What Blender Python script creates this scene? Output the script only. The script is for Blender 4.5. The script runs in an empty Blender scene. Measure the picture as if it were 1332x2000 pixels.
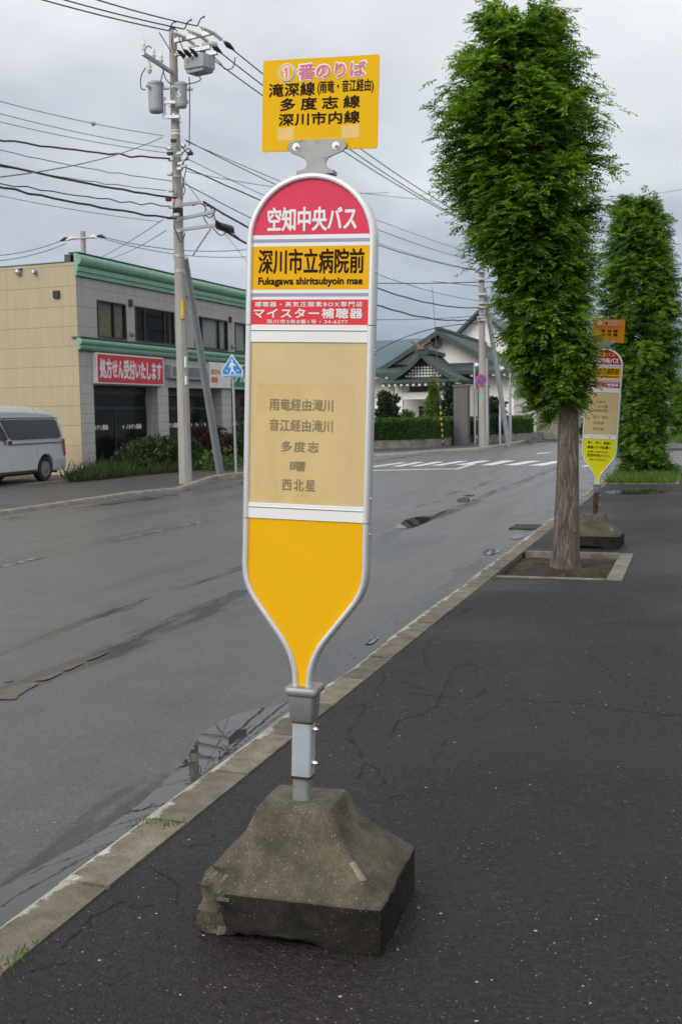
import bpy, bmesh, math, random
import numpy as np
from mathutils import Matrix, Vector, noise

SC = bpy.context.scene
COL = SC.collection
R = math.radians
rnd = random.Random(7)

# ------------------------------------------------------------------ camera
# world: X right of the street, Y along the street, Z up; the pavement is z = 0
EYE = Vector((0.0, 0.0, 1.6))
CAM_ROT = Matrix.Rotation(R(17.975), 3, 'Z') @ Matrix.Rotation(R(85.0), 3, 'X') @ Matrix.Rotation(-0.0165, 3, 'Z')
cam = bpy.data.cameras.new('camera')
cam_ob = bpy.data.objects.new('camera', cam)
COL.objects.link(cam_ob)
cam_ob.matrix_world = Matrix.Translation(EYE) @ CAM_ROT.to_4x4()
cam.sensor_fit = 'VERTICAL'
cam.sensor_height = 36.0
cam.lens = 38.7
cam.clip_start = 0.05
cam.clip_end = 20000
cam.dof.use_dof = True
cam.dof.focus_distance = 3.5
cam.dof.aperture_fstop = 13.0
SC.camera = cam_ob

# ------------------------------------------------------------------ light
SC.view_settings.view_transform = 'Standard'
SC.view_settings.look = 'None'
SC.view_settings.exposure = 0.45
SC.view_settings.gamma = 1.0
SUN_EL, SUN_AZ = R(34), R(203)          # azimuth from +Y, clockwise
sun = bpy.data.lights.new('sun', 'SUN')
sun.energy = 1.40
sun.angle = R(35)
sun.color = (1.0, 0.945, 0.87)
sun_ob = bpy.data.objects.new('sun', sun)
COL.objects.link(sun_ob)
sd = Vector((math.sin(SUN_AZ) * math.cos(SUN_EL), math.cos(SUN_AZ) * math.cos(SUN_EL), math.sin(SUN_EL)))
sun_ob.rotation_euler = sd.to_track_quat('Z', 'Y').to_euler()
sun_ob.location = (0, 0, 30)

world = bpy.data.worlds.new("World")
SC.world = world
world.use_nodes = True
nt = world.node_tree
nt.nodes.clear()


def N(t, typ, **kw):
    n = t.nodes.new(typ)
    for k, v in kw.items():
        if k in n.inputs:
            n.inputs[k].default_value = v
        else:
            setattr(n, k, v)
    return n


def link(t, a, b):
    t.links.new(a, b)


def ramp(t, stops, interp='LINEAR'):
    n = t.nodes.new('ShaderNodeValToRGB')
    n.color_ramp.interpolation = interp
    el = n.color_ramp.elements
    while len(el) > 1:
        el.remove(el[0])
    el[0].position = stops[0][0]
    el[0].color = (*stops[0][1], 1) if len(stops[0][1]) == 3 else stops[0][1]
    for p, c in stops[1:]:
        e = el.new(p)
        e.color = (*c, 1) if len(c) == 3 else c
    return n


def math_(t, op, a, b=None, c=None, clamp=False):
    n = t.nodes.new('ShaderNodeMath')
    n.operation = op
    n.use_clamp = clamp
    for i, v in enumerate((a, b, c)):
        if v is None:
            continue
        if isinstance(v, (int, float)):
            n.inputs[i].default_value = v
        else:
            t.links.new(v, n.inputs[i])
    return n.outputs[0]


def mixc(t, fac, a, b, blend='MIX'):
    n = t.nodes.new('ShaderNodeMix')
    n.data_type = 'RGBA'
    n.blend_type = blend
    for sock, v in ((n.inputs[0], fac), (n.inputs[6], a), (n.inputs[7], b)):
        if isinstance(v, (int, float)):
            sock.default_value = v
        elif isinstance(v, tuple):
            sock.default_value = (*v, 1) if len(v) == 3 else v
        else:
            t.links.new(v, sock)
    return n.outputs[2]


def build_sky():
    sky = N(nt, 'ShaderNodeTexSky', sky_type='NISHITA', sun_disc=False)
    sky.sun_elevation = SUN_EL
    sky.sun_rotation = SUN_AZ
    tc = N(nt, 'ShaderNodeTexCoord')
    sep = N(nt, 'ShaderNodeSeparateXYZ')
    link(nt, tc.outputs['Generated'], sep.inputs[0])
    x, y, z = sep.outputs
    zc = math_(nt, 'MAXIMUM', z, 0.0)
    den = math_(nt, 'ADD', zc, 0.16)
    u = math_(nt, 'DIVIDE', x, den)
    v = math_(nt, 'DIVIDE', y, den)
    cmb = N(nt, 'ShaderNodeCombineXYZ')
    link(nt, u, cmb.inputs[0])
    link(nt, v, cmb.inputs[1])
    n1 = N(nt, 'ShaderNodeTexNoise', Scale=0.75, Detail=6.0, Roughness=0.52, Distortion=0.35)
    link(nt, cmb.outputs[0], n1.inputs['Vector'])
    # the cloud deck by height above the horizon
    deck = ramp(nt, [(0.0, (0.20, 0.235, 0.295)), (0.05, (0.235, 0.265, 0.315)), (0.10, (0.38, 0.405, 0.445)),
                     (0.16, (0.58, 0.59, 0.62)), (0.24, (0.70, 0.705, 0.72)), (0.40, (0.73, 0.733, 0.74)), (1.0, (0.80, 0.80, 0.81))])
    zw = math_(nt, 'ADD', zc, math_(nt, 'MULTIPLY', math_(nt, 'SUBTRACT', n1.outputs[0], 0.5), 0.16))
    link(nt, zw, deck.inputs[0])
    clump = ramp(nt, [(0.28, (0.52, 0.54, 0.58)), (0.42, (0.76, 0.77, 0.79)), (0.54, (1.0, 1.0, 1.0)), (0.70, (1.34, 1.33, 1.30))])
    link(nt, n1.outputs[0], clump.inputs[0])
    c1 = mixc(nt, 1.0, deck.outputs[0], clump.outputs[0], 'MULTIPLY')
    # the cloud is thinner and brighter behind the viewer, where the sun stands
    back = math_(nt, 'MULTIPLY_ADD', y, -0.5, 0.5, clamp=True)
    gain = math_(nt, 'MULTIPLY_ADD', math_(nt, 'POWER', back, 1.6), 0.45, 1.02)
    gl = N(nt, 'ShaderNodeCombineXYZ')
    for i in range(3):
        link(nt, gain, gl.inputs[i])
    c2 = mixc(nt, 1.0, c1, gl.outputs[0], 'MULTIPLY')
    bg1 = N(nt, 'ShaderNodeBackground', Strength=0.08)
    link(nt, sky.outputs[0], bg1.inputs[0])
    bg2 = N(nt, 'ShaderNodeBackground', Strength=1.0)
    link(nt, c2, bg2.inputs[0])
    mx = N(nt, 'ShaderNodeMixShader')
    mx.inputs[0].default_value = 0.94
    link(nt, bg1.outputs[0], mx.inputs[1])
    link(nt, bg2.outputs[0], mx.inputs[2])
    out = N(nt, 'ShaderNodeOutputWorld')
    link(nt, mx.outputs[0], out.inputs[0])


build_sky()

# ------------------------------------------------------------------ photo geometry: a pixel of the 1332 x 2000 picture to a place
FPX = 2150.0


def ray(px, py):
    return CAM_ROT @ Vector(((px - 666) / FPX, -(py - 1000) / FPX, -1.0))


def gnd(px, py, z=0.0):
    d = ray(px, py)
    return EYE + d * ((z - EYE.z) / d.z)


def on_plane(px, py, p, n):
    d = ray(px, py)
    n = Vector(n)
    return EYE + d * ((Vector(p) - EYE).dot(n) / d.dot(n))


def at_y(px, py, Y):
    return on_plane(px, py, (0, Y, 0), (0, 1, 0))


# ------------------------------------------------------------------ materials
def new_mat(name):
    m = bpy.data.materials.new(name)
    m.use_nodes = True
    t = m.node_tree
    t.nodes.clear()
    o = t.nodes.new('ShaderNodeOutputMaterial')
    b = t.nodes.new('ShaderNodeBsdfPrincipled')
    t.links.new(b.outputs[0], o.inputs[0])
    return m, t, b, o


def coords(t, scale=(1, 1, 1), kind='Object'):
    tc = t.nodes.new('ShaderNodeTexCoord')
    mp = t.nodes.new('ShaderNodeMapping')
    mp.inputs['Scale'].default_value = scale
    t.links.new(tc.outputs[kind], mp.inputs[0])
    return mp.outputs[0]


def noise_(t, vec, scale, detail=4.0, rough=0.55, dist=0.0):
    n = t.nodes.new('ShaderNodeTexNoise')
    n.inputs['Scale'].default_value = scale
    n.inputs['Detail'].default_value = detail
    n.inputs['Roughness'].default_value = rough
    n.inputs['Distortion'].default_value = dist
    t.links.new(vec, n.inputs['Vector'])
    return n.outputs[0]


def bump_(t, b, h, strength, dist=0.02):
    n = t.nodes.new('ShaderNodeBump')
    n.inputs['Strength'].default_value = strength
    n.inputs['Distance'].default_value = dist
    t.links.new(h, n.inputs['Height'])
    t.links.new(n.outputs[0], b.inputs['Normal'])


def scale_col(c, k):
    return tuple(min(1, x * k) for x in c)


def pmat(name, col, rough=0.6, metal=0.0, var=0.18, scale=6.0, bump=0.0, bscale=80.0, dirt=None, dirt_at=(0.55, 0.75), dscale=4.0, stretch=(1, 1, 1), spec=0.5, coat=0.0):
    """painted, metal or plaster surface: base colour with mild cloudiness, optional dirt patches and fine bump"""
    m, t, b, o = new_mat(name)
    v = coords(t, stretch)
    n1 = noise_(t, v, scale, 5)
    r1 = ramp(t, [(0.3, scale_col(col, 1 - var)), (0.7, scale_col(col, 1 + var))])
    link(t, n1, r1.inputs[0])
    c = r1.outputs[0]
    if dirt:
        n2 = noise_(t, v, dscale, 7, 0.65, 0.4)
        k = ramp(t, [(dirt_at[0], (0, 0, 0)), (dirt_at[1], (1, 1, 1))])
        link(t, n2, k.inputs[0])
        c = mixc(t, k.outputs[0], c, dirt)
    link(t, c, b.inputs['Base Color'])
    n3 = noise_(t, v, scale * 2.3, 4)
    link(t, math_(t, 'MULTIPLY_ADD', n3, 0.3, rough - 0.15, clamp=True), b.inputs['Roughness'])
    b.inputs['Metallic'].default_value = metal
    b.inputs['Specular IOR Level'].default_value = spec
    if coat:
        b.inputs['Coat Weight'].default_value = coat
        b.inputs['Coat Roughness'].default_value = 0.08
    if bump:
        bump_(t, b, noise_(t, v, bscale, 3), bump, 0.01)
    return m


def asphalt(name, col, rough_lo, rough_hi, fleck=0.5, wet_scale=(0.55, 0.10, 1), spec=0.5, bump=0.35, grain=230.0, fl_col=(0.30, 0.28, 0.25), ruts=()):
    """asphalt with visible stones; ruts = (x, half width) wheel tracks where a film of water stands in patches"""
    m, t, b, o = new_mat(name)
    v = coords(t)
    big = noise_(t, coords(t, wet_scale), 1.0, 6, 0.6, 0.5)
    mid = noise_(t, v, 2.3, 6, 0.6)
    fine = noise_(t, v, grain, 3, 0.65)
    coarse = noise_(t, v, grain * 0.33, 4, 0.7)
    c1 = ramp(t, [(0.30, scale_col(col, 0.66)), (0.72, scale_col(col, 1.30))])
    link(t, math_(t, 'MULTIPLY_ADD', big, 0.5, math_(t, 'MULTIPLY', mid, 0.5)), c1.inputs[0])
    c2 = ramp(t, [(0.32, (0.28, 0.28, 0.28)), (0.5, (0.90, 0.90, 0.90)), (0.68, (2.1, 2.05, 1.98))])
    link(t, math_(t, 'MULTIPLY_ADD', coarse, 0.45, math_(t, 'MULTIPLY', fine, 0.55)), c2.inputs[0])
    c = mixc(t, 1.0, c1.outputs[0], c2.outputs[0], 'MULTIPLY')
    for sc, thr, colr, amt in ((150.0, 0.90, fl_col, 0.55), (95.0, 0.95, fl_col, 0.8), (70.0, 0.97, (0.17, 0.10, 0.07), 0.8), (52.0, 0.988, (0.46, 0.44, 0.40), 0.9)):
        vo = t.nodes.new('ShaderNodeTexVoronoi')
        vo.inputs['Scale'].default_value = sc
        link(t, v, vo.inputs['Vector'])
        sp = t.nodes.new('ShaderNodeSeparateColor')
        link(t, vo.outputs['Color'], sp.inputs[0])
        pick = math_(t, 'GREATER_THAN', sp.outputs[0], thr)
        size = math_(t, 'MULTIPLY_ADD', sp.outputs[1], 0.20, 0.12)
        near = math_(t, 'LESS_THAN', math_(t, 'ADD', vo.outputs['Distance'], math_(t, 'MULTIPLY', math_(t, 'SUBTRACT', fine, 0.5), 0.35)), size)
        k = math_(t, 'MULTIPLY', math_(t, 'MULTIPLY', pick, near), amt * fleck)
        c = mixc(t, k, c, colr)
    rr = ramp(t, [(0.32, (rough_lo,) * 3), (0.68, (rough_hi,) * 3)])
    link(t, big, rr.inputs[0])
    rough = math_(t, 'ADD', rr.outputs[0], math_(t, 'MULTIPLY', math_(t, 'SUBTRACT', fine, 0.5), 0.25), clamp=True)
    bstr = bump
    if ruts:
        sp = t.nodes.new('ShaderNodeSeparateXYZ')
        link(t, v, sp.inputs[0])
        band = None
        wob = math_(t, 'MULTIPLY', math_(t, 'SUBTRACT', noise_(t, coords(t, (0, 0.4, 0)), 1.0, 3), 0.5), 0.5)
        for x0, hw, wt in ruts:
            d = math_(t, 'DIVIDE', math_(t, 'ADD', math_(t, 'SUBTRACT', sp.outputs[0], x0), wob), hw)
            g = math_(t, 'MULTIPLY', math_(t, 'SUBTRACT', 1.0, math_(t, 'MULTIPLY', d, d), clamp=True), wt)
            band = g if band is None else math_(t, 'MAXIMUM', band, g)
        pat = noise_(t, coords(t, (3.6, 0.55, 1)), 1.0, 9, 0.68, 0.3)
        wet = ramp(t, [(0.46, (0, 0, 0)), (0.57, (1, 1, 1))])
        link(t, math_(t, 'ADD', pat, math_(t, 'MULTIPLY', math_(t, 'SUBTRACT', band, 0.80), 0.42)), wet.inputs[0])
        w = math_(t, 'MULTIPLY', wet.outputs[0], math_(t, 'MULTIPLY', band, 1.6, clamp=True), clamp=True)
        rough = mixc(t, w, rough, (0.16, 0.16, 0.16))
        c = mixc(t, math_(t, 'MULTIPLY', w, 0.9), c, (0.016, 0.013, 0.010))
        link(t, math_(t, 'MULTIPLY_ADD', w, -spec * 0.72, spec), b.inputs['Specular IOR Level'])
        bstr = math_(t, 'MULTIPLY_ADD', w, -bump * 0.85, bump)
    link(t, c, b.inputs['Base Color'])
    link(t, rough, b.inputs['Roughness'])
    if not ruts:
        b.inputs['Specular IOR Level'].default_value = spec
    n = t.nodes.new('ShaderNodeBump')
    n.inputs['Distance'].default_value = 0.010
    if isinstance(bstr, float):
        n.inputs['Strength'].default_value = bstr
    else:
        link(t, bstr, n.inputs['Strength'])
    link(t, math_(t, 'MULTIPLY_ADD', coarse, 1.3, fine), n.inputs['Height'])
    link(t, n.outputs[0], b.inputs['Normal'])
    return m


def concrete(name, col, moss=None, pit=0.5, grime=None, gscale=5.0, rough=0.85, spec=0.4):
    m, t, b, o = new_mat(name)
    v = coords(t)
    n1 = noise_(t, v, 9, 8, 0.65)
    n2 = noise_(t, v, 150, 3, 0.6)
    c1 = ramp(t, [(0.28, scale_col(col, 0.6)), (0.75, scale_col(col, 1.3))])
    link(t, n1, c1.inputs[0])
    c2 = ramp(t, [(0.3, (0.6, 0.6, 0.6)), (0.7, (1.35, 1.35, 1.32))])
    link(t, n2, c2.inputs[0])
    c = mixc(t, 1.0, c1.outputs[0], c2.outputs[0], 'MULTIPLY')
    if grime:
        k = ramp(t, [(0.42, (0, 0, 0)), (0.62, (1, 1, 1))])
        link(t, noise_(t, v, gscale, 7, 0.7, 0.3), k.inputs[0])
        c = mixc(t, math_(t, 'MULTIPLY', k.outputs[0], 0.75), c, grime)
    if moss:
        k = ramp(t, [(0.57, (0, 0, 0)), (0.66, (1, 1, 1))])
        link(t, noise_(t, v, 17, 6, 0.7, 0.2), k.inputs[0])
        c = mixc(t, math_(t, 'MULTIPLY', k.outputs[0], 0.7), c, moss)
    vo = t.nodes.new('ShaderNodeTexVoronoi')
    vo.inputs['Scale'].default_value = 120
    link(t, v, vo.inputs['Vector'])
    sp = t.nodes.new('ShaderNodeSeparateColor')
    link(t, vo.outputs['Color'], sp.inputs[0])
    k = math_(t, 'MULTIPLY', math_(t, 'GREATER_THAN', sp.outputs[0], 0.90), math_(t, 'LESS_THAN', vo.outputs['Distance'], 0.24))
    c = mixc(t, math_(t, 'MULTIPLY', k, pit), c, (0.50, 0.47, 0.40))
    link(t, c, b.inputs['Base Color'])
    b.inputs['Roughness'].default_value = rough
    b.inputs['Specular IOR Level'].default_value = spec
    bump_(t, b, math_(t, 'ADD', n2, math_(t, 'MULTIPLY', n1, 1.2)), 0.5, 0.006)
    return m


def leaf_mat(name, dark, light, trans=0.35, rough=0.55):
    m, t, b, o = new_mat(name)
    at = t.nodes.new('ShaderNodeAttribute')
    at.attribute_name = 'tint'
    r1 = ramp(t, [(0.0, dark), (1.0, light)])
    link(t, at.outputs['Fac'], r1.inputs[0])
    link(t, r1.outputs[0], b.inputs['Base Color'])
    b.inputs['Roughness'].default_value = rough
    b.inputs['Specular IOR Level'].default_value = 0.3
    tr = t.nodes.new('ShaderNodeBsdfTranslucent')
    link(t, mixc(t, 1.0, r1.outputs[0], (1.25, 1.4, 0.6), 'MULTIPLY'), tr.inputs[0])
    mx = t.nodes.new('ShaderNodeMixShader')
    mx.inputs[0].default_value = trans
    link(t, b.outputs[0], mx.inputs[1])
    link(t, tr.outputs[0], mx.inputs[2])
    link(t, mx.outputs[0], o.inputs[0])
    return m


def glass_mat(name, tint=(0.02, 0.022, 0.022), clear=0.55):
    m, t, b, o = new_mat(name)
    b.inputs['Base Color'].default_value = (*tint, 1)
    b.inputs['Roughness'].default_value = 0.03
    b.inputs['Specular IOR Level'].default_value = 0.6
    tr = t.nodes.new('ShaderNodeBsdfTransparent')
    tr.inputs[0].default_value = (0.92, 0.94, 0.93, 1)
    mx = t.nodes.new('ShaderNodeMixShader')
    mx.inputs[0].default_value = clear
    link(t, b.outputs[0], mx.inputs[1])
    link(t, tr.outputs[0], mx.inputs[2])
    link(t, mx.outputs[0], o.inputs[0])
    return m


def water_mat(name, ripple=0.02):
    m, t, b, o = new_mat(name)
    b.inputs['Base Color'].default_value = (0.045, 0.042, 0.040, 1)
    b.inputs['Roughness'].default_value = 0.012
    b.inputs['IOR'].default_value = 1.50
    bump_(t, b, noise_(t, coords(t, (1, 0.6, 1)), 9, 3), ripple, 0.02)
    return m


def siding(name, col, step, seam=None, axis='Z', run_axis='X', streak=0.12, groove=0.55, offset=0.0):
    """wall boards with thin dark joints every step metres and rain streaks"""
    m, t, b, o = new_mat(name)
    tc = t.nodes.new('ShaderNodeTexCoord')
    sp = t.nodes.new('ShaderNodeSeparateXYZ')
    link(t, tc.outputs['Object'], sp.inputs[0])
    zz = math_(t, 'ADD', sp.outputs[axis], offset)
    fr = math_(t, 'FRACT', math_(t, 'DIVIDE', zz, step))
    ln = math_(t, 'LESS_THAN', fr, 0.022 / step)
    if seam:
        fr2 = math_(t, 'FRACT', math_(t, 'DIVIDE', sp.outputs[run_axis], seam))
        ln = math_(t, 'MAXIMUM', ln, math_(t, 'MULTIPLY', math_(t, 'LESS_THAN', fr2, 0.018 / seam), 0.6))
    v = coords(t, (3, 3, 0.18))
    st = ramp(t, [(0.3, scale_col(col, 1 - streak)), (0.7, scale_col(col, 1 + streak))])
    link(t, noise_(t, v, 2.2, 7, 0.65), st.inputs[0])
    row = math_(t, 'FLOOR', math_(t, 'DIVIDE', zz, step))
    wn = t.nodes.new('ShaderNodeTexWhiteNoise')
    wn.noise_dimensions = '1D'
    link(t, row, wn.inputs['W'])
    c = mixc(t, math_(t, 'MULTIPLY', wn.outputs[0], 0.10), st.outputs[0], scale_col(col, 0.6))
    c = mixc(t, math_(t, 'MULTIPLY', ln, groove), c, scale_col(col, 0.25))
    link(t, c, b.inputs['Base Color'])
    b.inputs['Roughness'].default_value = 0.75
    bump_(t, b, math_(t, 'SUBTRACT', 1.0, ln), 0.4, 0.01)
    return m


def bark_mat(name):
    m, t, b, o = new_mat(name)
    v = coords(t, (1, 1, 0.14))
    n1 = noise_(t, v, 34, 6, 0.65, 1.2)
    n2 = noise_(t, coords(t), 3, 4)
    c1 = ramp(t, [(0.30, (0.035, 0.028, 0.022)), (0.46, (0.12, 0.092, 0.068)), (0.60, (0.26, 0.215, 0.170)), (0.8, (0.40, 0.35, 0.29))])
    link(t, n1, c1.inputs[0])
    c = mixc(t, math_(t, 'MULTIPLY', n2, 0.5), c1.outputs[0], (0.14, 0.10, 0.075))
    link(t, c, b.inputs['Base Color'])
    b.inputs['Roughness'].default_value = 0.9
    bump_(t, b, n1, 1.0, 0.05)
    return m


def rust_steel(name, col, rust=(0.16, 0.065, 0.028), amt=(0.60, 0.72), rough=0.45, metal=0.4):
    return pmat(name, col, rough, metal, 0.12, 9, 0.12, 90, rust, amt, 11.0)


M = {}
M['road'] = asphalt('wet_road_asphalt', (0.074, 0.070, 0.066), 0.18, 0.50, 0.6, (0.70, 0.09, 1), 0.78, 0.5, 130, (0.22, 0.21, 0.19), ((-2.25, 0.40, 0.85), (-4.12, 0.30, 1.0), (-4.90, 0.22, 0.80), (-9.6, 0.35, 0.5), (-11.2, 0.6, 0.75)))
M['walk'] = asphalt('damp_pavement_asphalt', (0.0235, 0.0200, 0.0185), 0.40, 0.76, 1.0, (0.45, 0.45, 1), 0.28, 1.0, 85)
M['lot'] = asphalt('lot_asphalt', (0.060, 0.055, 0.050), 0.40, 0.65, 0.4, (0.4, 0.1, 1), 0.5, 0.4, 200)
M['earth'] = pmat('bare_earth', (0.026, 0.017, 0.011), 0.95, 0, 0.5, 9, 0.9, 60, (0.075, 0.038, 0.020), (0.52, 0.66), 3.0)
M['field'] = pmat('far_ground', (0.06, 0.075, 0.03), 0.95, 0, 0.35, 0.2)
M['kerb'] = concrete('kerb_concrete', (0.30, 0.27, 0.225), None, 0.5, (0.14, 0.118, 0.088), 4.0, 0.8)
M['kerb_worn'] = concrete('kerb_worn_edge', (0.42, 0.39, 0.34), None, 0.5, (0.26, 0.22, 0.17), 7.0, 0.8)


def kerb_mat():
    """wet brownish kerb top whose street edge is scuffed pale along a ragged line"""
    m, t, b, o = new_mat('kerb_concrete_scuffed')
    v = coords(t)
    sp = t.nodes.new('ShaderNodeSeparateXYZ')
    link(t, v, sp.inputs[0])
    n1 = noise_(t, v, 9, 8, 0.65)
    n2 = noise_(t, v, 170, 3, 0.6)
    top = ramp(t, [(0.28, (0.090, 0.072, 0.048)), (0.72, (0.215, 0.185, 0.138))])
    link(t, n1, top.inputs[0])
    worn = ramp(t, [(0.3, (0.26, 0.235, 0.19)), (0.7, (0.50, 0.47, 0.41))])
    link(t, n1, worn.inputs[0])
    rag = math_(t, 'MULTIPLY', math_(t, 'SUBTRACT', noise_(t, coords(t, (1, 1, 1)), 4.5, 7, 0.7), 0.5), 0.22)
    e = math_(t, 'ADD', math_(t, 'MULTIPLY', math_(t, 'ADD', sp.outputs[0], 2.055), -1.0), rag)
    k = ramp(t, [(0.0, (0, 0, 0)), (0.016, (1, 1, 1))])
    link(t, e, k.inputs[0])
    c = mixc(t, k.outputs[0], top.outputs[0], worn.outputs[0])
    wn = t.nodes.new('ShaderNodeTexWhiteNoise')
    wn.noise_dimensions = '1D'
    link(t, math_(t, 'FLOOR', math_(t, 'DIVIDE', math_(t, 'ADD', sp.outputs[1], 6.008), 0.615)), wn.inputs['W'])
    tone = math_(t, 'MULTIPLY_ADD', wn.outputs[0], 0.5, 0.72)
    tn = N(t, 'ShaderNodeCombineXYZ')
    for i in range(3):
        link(t, tone, tn.inputs[i])
    c = mixc(t, 1.0, c, tn.outputs[0], 'MULTIPLY')
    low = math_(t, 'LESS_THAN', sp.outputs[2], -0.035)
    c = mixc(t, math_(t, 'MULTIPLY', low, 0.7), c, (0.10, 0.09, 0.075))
    g = ramp(t, [(0.3, (0.55, 0.55, 0.55)), (0.7, (1.4, 1.4, 1.38))])
    link(t, n2, g.inputs[0])
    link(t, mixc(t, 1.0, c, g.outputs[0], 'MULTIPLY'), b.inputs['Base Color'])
    b.inputs['Roughness'].default_value = 0.8
    bump_(t, b, math_(t, 'ADD', n2, math_(t, 'MULTIPLY', n1, 1.2)), 0.55, 0.006)
    return m


M['kerb_near'] = kerb_mat()
M['edging'] = concrete('pit_edging_concrete', (0.22, 0.195, 0.165), None, 0.4, (0.10, 0.085, 0.065), 5.0, 0.8)
M['block'] = concrete('mossy_concrete', (0.116, 0.100, 0.070), (0.125, 0.082, 0.026), 0.45, (0.040, 0.034, 0.021), 7.0)
M['block_shaded'] = concrete('shaded_grimy_concrete', (0.036, 0.032, 0.024), (0.045, 0.033, 0.018), 0.25, (0.012, 0.011, 0.009), 5.0, 0.85, 0.12)  # upright sides of the foot: shade painted into the colour, along with splash grime
M['block_chip'] = concrete('broken_concrete', (0.150, 0.128, 0.092), None, 0.7, (0.040, 0.034, 0.024), 18.0)
M['chip_pale'] = concrete('fresh_chipped_concrete', (0.25, 0.225, 0.18), None, 0.5, (0.15, 0.13, 0.10), 30.0)
M['wallconc'] = concrete('garden_wall_concrete', (0.30, 0.275, 0.24), None, 0.3, (0.12, 0.10, 0.08), 2.0)
M['pole'] = pmat('pole_concrete', (0.36, 0.335, 0.30), 0.8, 0, 0.14, 2.5, 0.3, 60, (0.20, 0.18, 0.155), (0.55, 0.8), 2.0, (3, 3, 0.35))
M['galv'] = pmat('galvanised_steel', (0.46, 0.47, 0.48), 0.42, 0.7, 0.12, 12)
M['polepaint'] = pmat('grey_painted_steel', (0.33, 0.35, 0.37), 0.5, 0.1, 0.12, 5, 0, 80, (0.16, 0.14, 0.12), (0.6, 0.8), 3)
M['trans'] = pmat('transformer_paint', (0.36, 0.38, 0.395), 0.5, 0.0, 0.10, 3)
M['porcelain'] = pmat('porcelain', (0.72, 0.71, 0.67), 0.25, 0, 0.06, 9)
M['black'] = pmat('black_rubber', (0.018, 0.018, 0.019), 0.55, 0, 0.2, 8)
M['wire'] = pmat('cable_black', (0.022, 0.023, 0.025), 0.6, 0, 0.1, 3)
M['wire_grey'] = pmat('cable_grey', (0.13, 0.135, 0.145), 0.6, 0, 0.1, 3)
M['alu'] = pmat('brushed_aluminium', (0.72, 0.72, 0.70), 0.36, 0.55, 0.06, 5, 0.05, 160, (0.42, 0.40, 0.36), (0.62, 0.80), 7.0, (2, 2, 0.6))
M['alu_dark'] = pmat('weathered_aluminium', (0.30, 0.30, 0.29), 0.5, 0.5, 0.10, 14, 0.03, 160, (0.13, 0.115, 0.10), (0.58, 0.72), 22.0)
M['seam'] = pmat('seam_black', (0.03, 0.03, 0.03), 0.6)
M['white'] = pmat('white_enamel', (0.80, 0.79, 0.765), 0.35, 0, 0.03, 4, 0, 80, (0.60, 0.58, 0.53), (0.62, 0.82), 6.0)
M['bluegrey'] = pmat('blue_grey_stripe', (0.30, 0.31, 0.45), 0.4, 0, 0.05)
M['red'] = pmat('rose_red_sheet', (0.72, 0.050, 0.105), 0.4, 0, 0.04, 3, spec=0.2)
M['red_ad'] = pmat('scarlet_sheet', (0.72, 0.050, 0.065), 0.4, 0, 0.04, 3, spec=0.2)
M['yellow'] = pmat('amber_sheet', (0.82, 0.44, 0.008), 0.38, 0, 0.035, 3, 0, 80, (0.70, 0.36, 0.02), (0.66, 0.8), 5.0, spec=0.07)
M['yellow_name'] = pmat('amber_sheet_name', (0.82, 0.43, 0.010), 0.38, 0, 0.04, 3, spec=0.07)
M['yellow_board'] = pmat('mustard_board', (0.80, 0.46, 0.006), 0.35, 0, 0.04, 3, spec=0.07)
M['patch'] = pmat('pale_sticker', (0.76, 0.50, 0.14), 0.5, 0, 0.06, 20)
M['ink'] = pmat('ink_brown_black', (0.026, 0.014, 0.008), 0.6, 0, 0.15, 30, spec=0.08)
M['pink'] = pmat('faded_pink', (0.72, 0.14, 0.26), 0.45, 0, 0.12, 40)
M['ringviolet'] = pmat('faded_violet', (0.36, 0.16, 0.26), 0.45, 0, 0.12, 40)
M['beige'] = pmat('yellowed_acrylic', (0.63, 0.48, 0.235), 0.22, 0, 0.10, 3.2, 0, 80, (0.62, 0.47, 0.26), (0.45, 0.75), 2.4, (1, 1, 1), 0.5)
M['paper'] = pmat('yellowed_paper', (0.635, 0.475, 0.215), 0.25, 0, 0.10, 3, 0, 80, (0.55, 0.37, 0.13), (0.5, 0.72), 3.5)
M['faint'] = pmat('faded_print', (0.27, 0.195, 0.105), 0.4, 0, 0.18, 25)
M['orange_board'] = pmat('orange_board', (0.66, 0.245, 0.012), 0.4, 0, 0.04, 3, spec=0.07)
M['lemon'] = pmat('lemon_sheet', (0.74, 0.68, 0.015), 0.4, 0, 0.03, 3, spec=0.07)
M['red_dark'] = pmat('deep_red_sheet', (0.50, 0.018, 0.035), 0.4, 0, 0.05, 3, spec=0.2)
M['ink_red'] = pmat('ink_dark_red', (0.30, 0.03, 0.02), 0.5)
M['pole_blue'] = rust_steel('grey_blue_pole_paint', (0.38, 0.42, 0.46), (0.22, 0.095, 0.04), (0.66, 0.76), 0.45, 0.15)
M['rust'] = rust_steel('rusty_steel', (0.11, 0.045, 0.025), (0.05, 0.02, 0.014), (0.5, 0.6), 0.7, 0.2)
M['bolt'] = pmat('bolt_steel', (0.62, 0.62, 0.61), 0.28, 0.85, 0.15, 60)
M['wall_y'] = siding('cream_wall_board', (0.46, 0.38, 0.245), 0.735, 3.1, 'Z', 'Y', 0.09, 0.5, 0.06)
M['wall_g'] = siding('grey_wall_board', (0.41, 0.395, 0.375), 0.735, 4.4, 'Z', 'X', 0.14, 0.5, 0.06)
M['pier_g'] = siding('grey_pier_board', (0.46, 0.445, 0.415), 0.37, None, 'Z', 'X', 0.10, 0.6)
M['green_trim'] = pmat('mint_green_trim', (0.20, 0.39, 0.265), 0.45, 0, 0.10, 1.6, 0, 80, (0.10, 0.21, 0.14), (0.58, 0.8), 2.0, (3, 3, 0.6))
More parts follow.
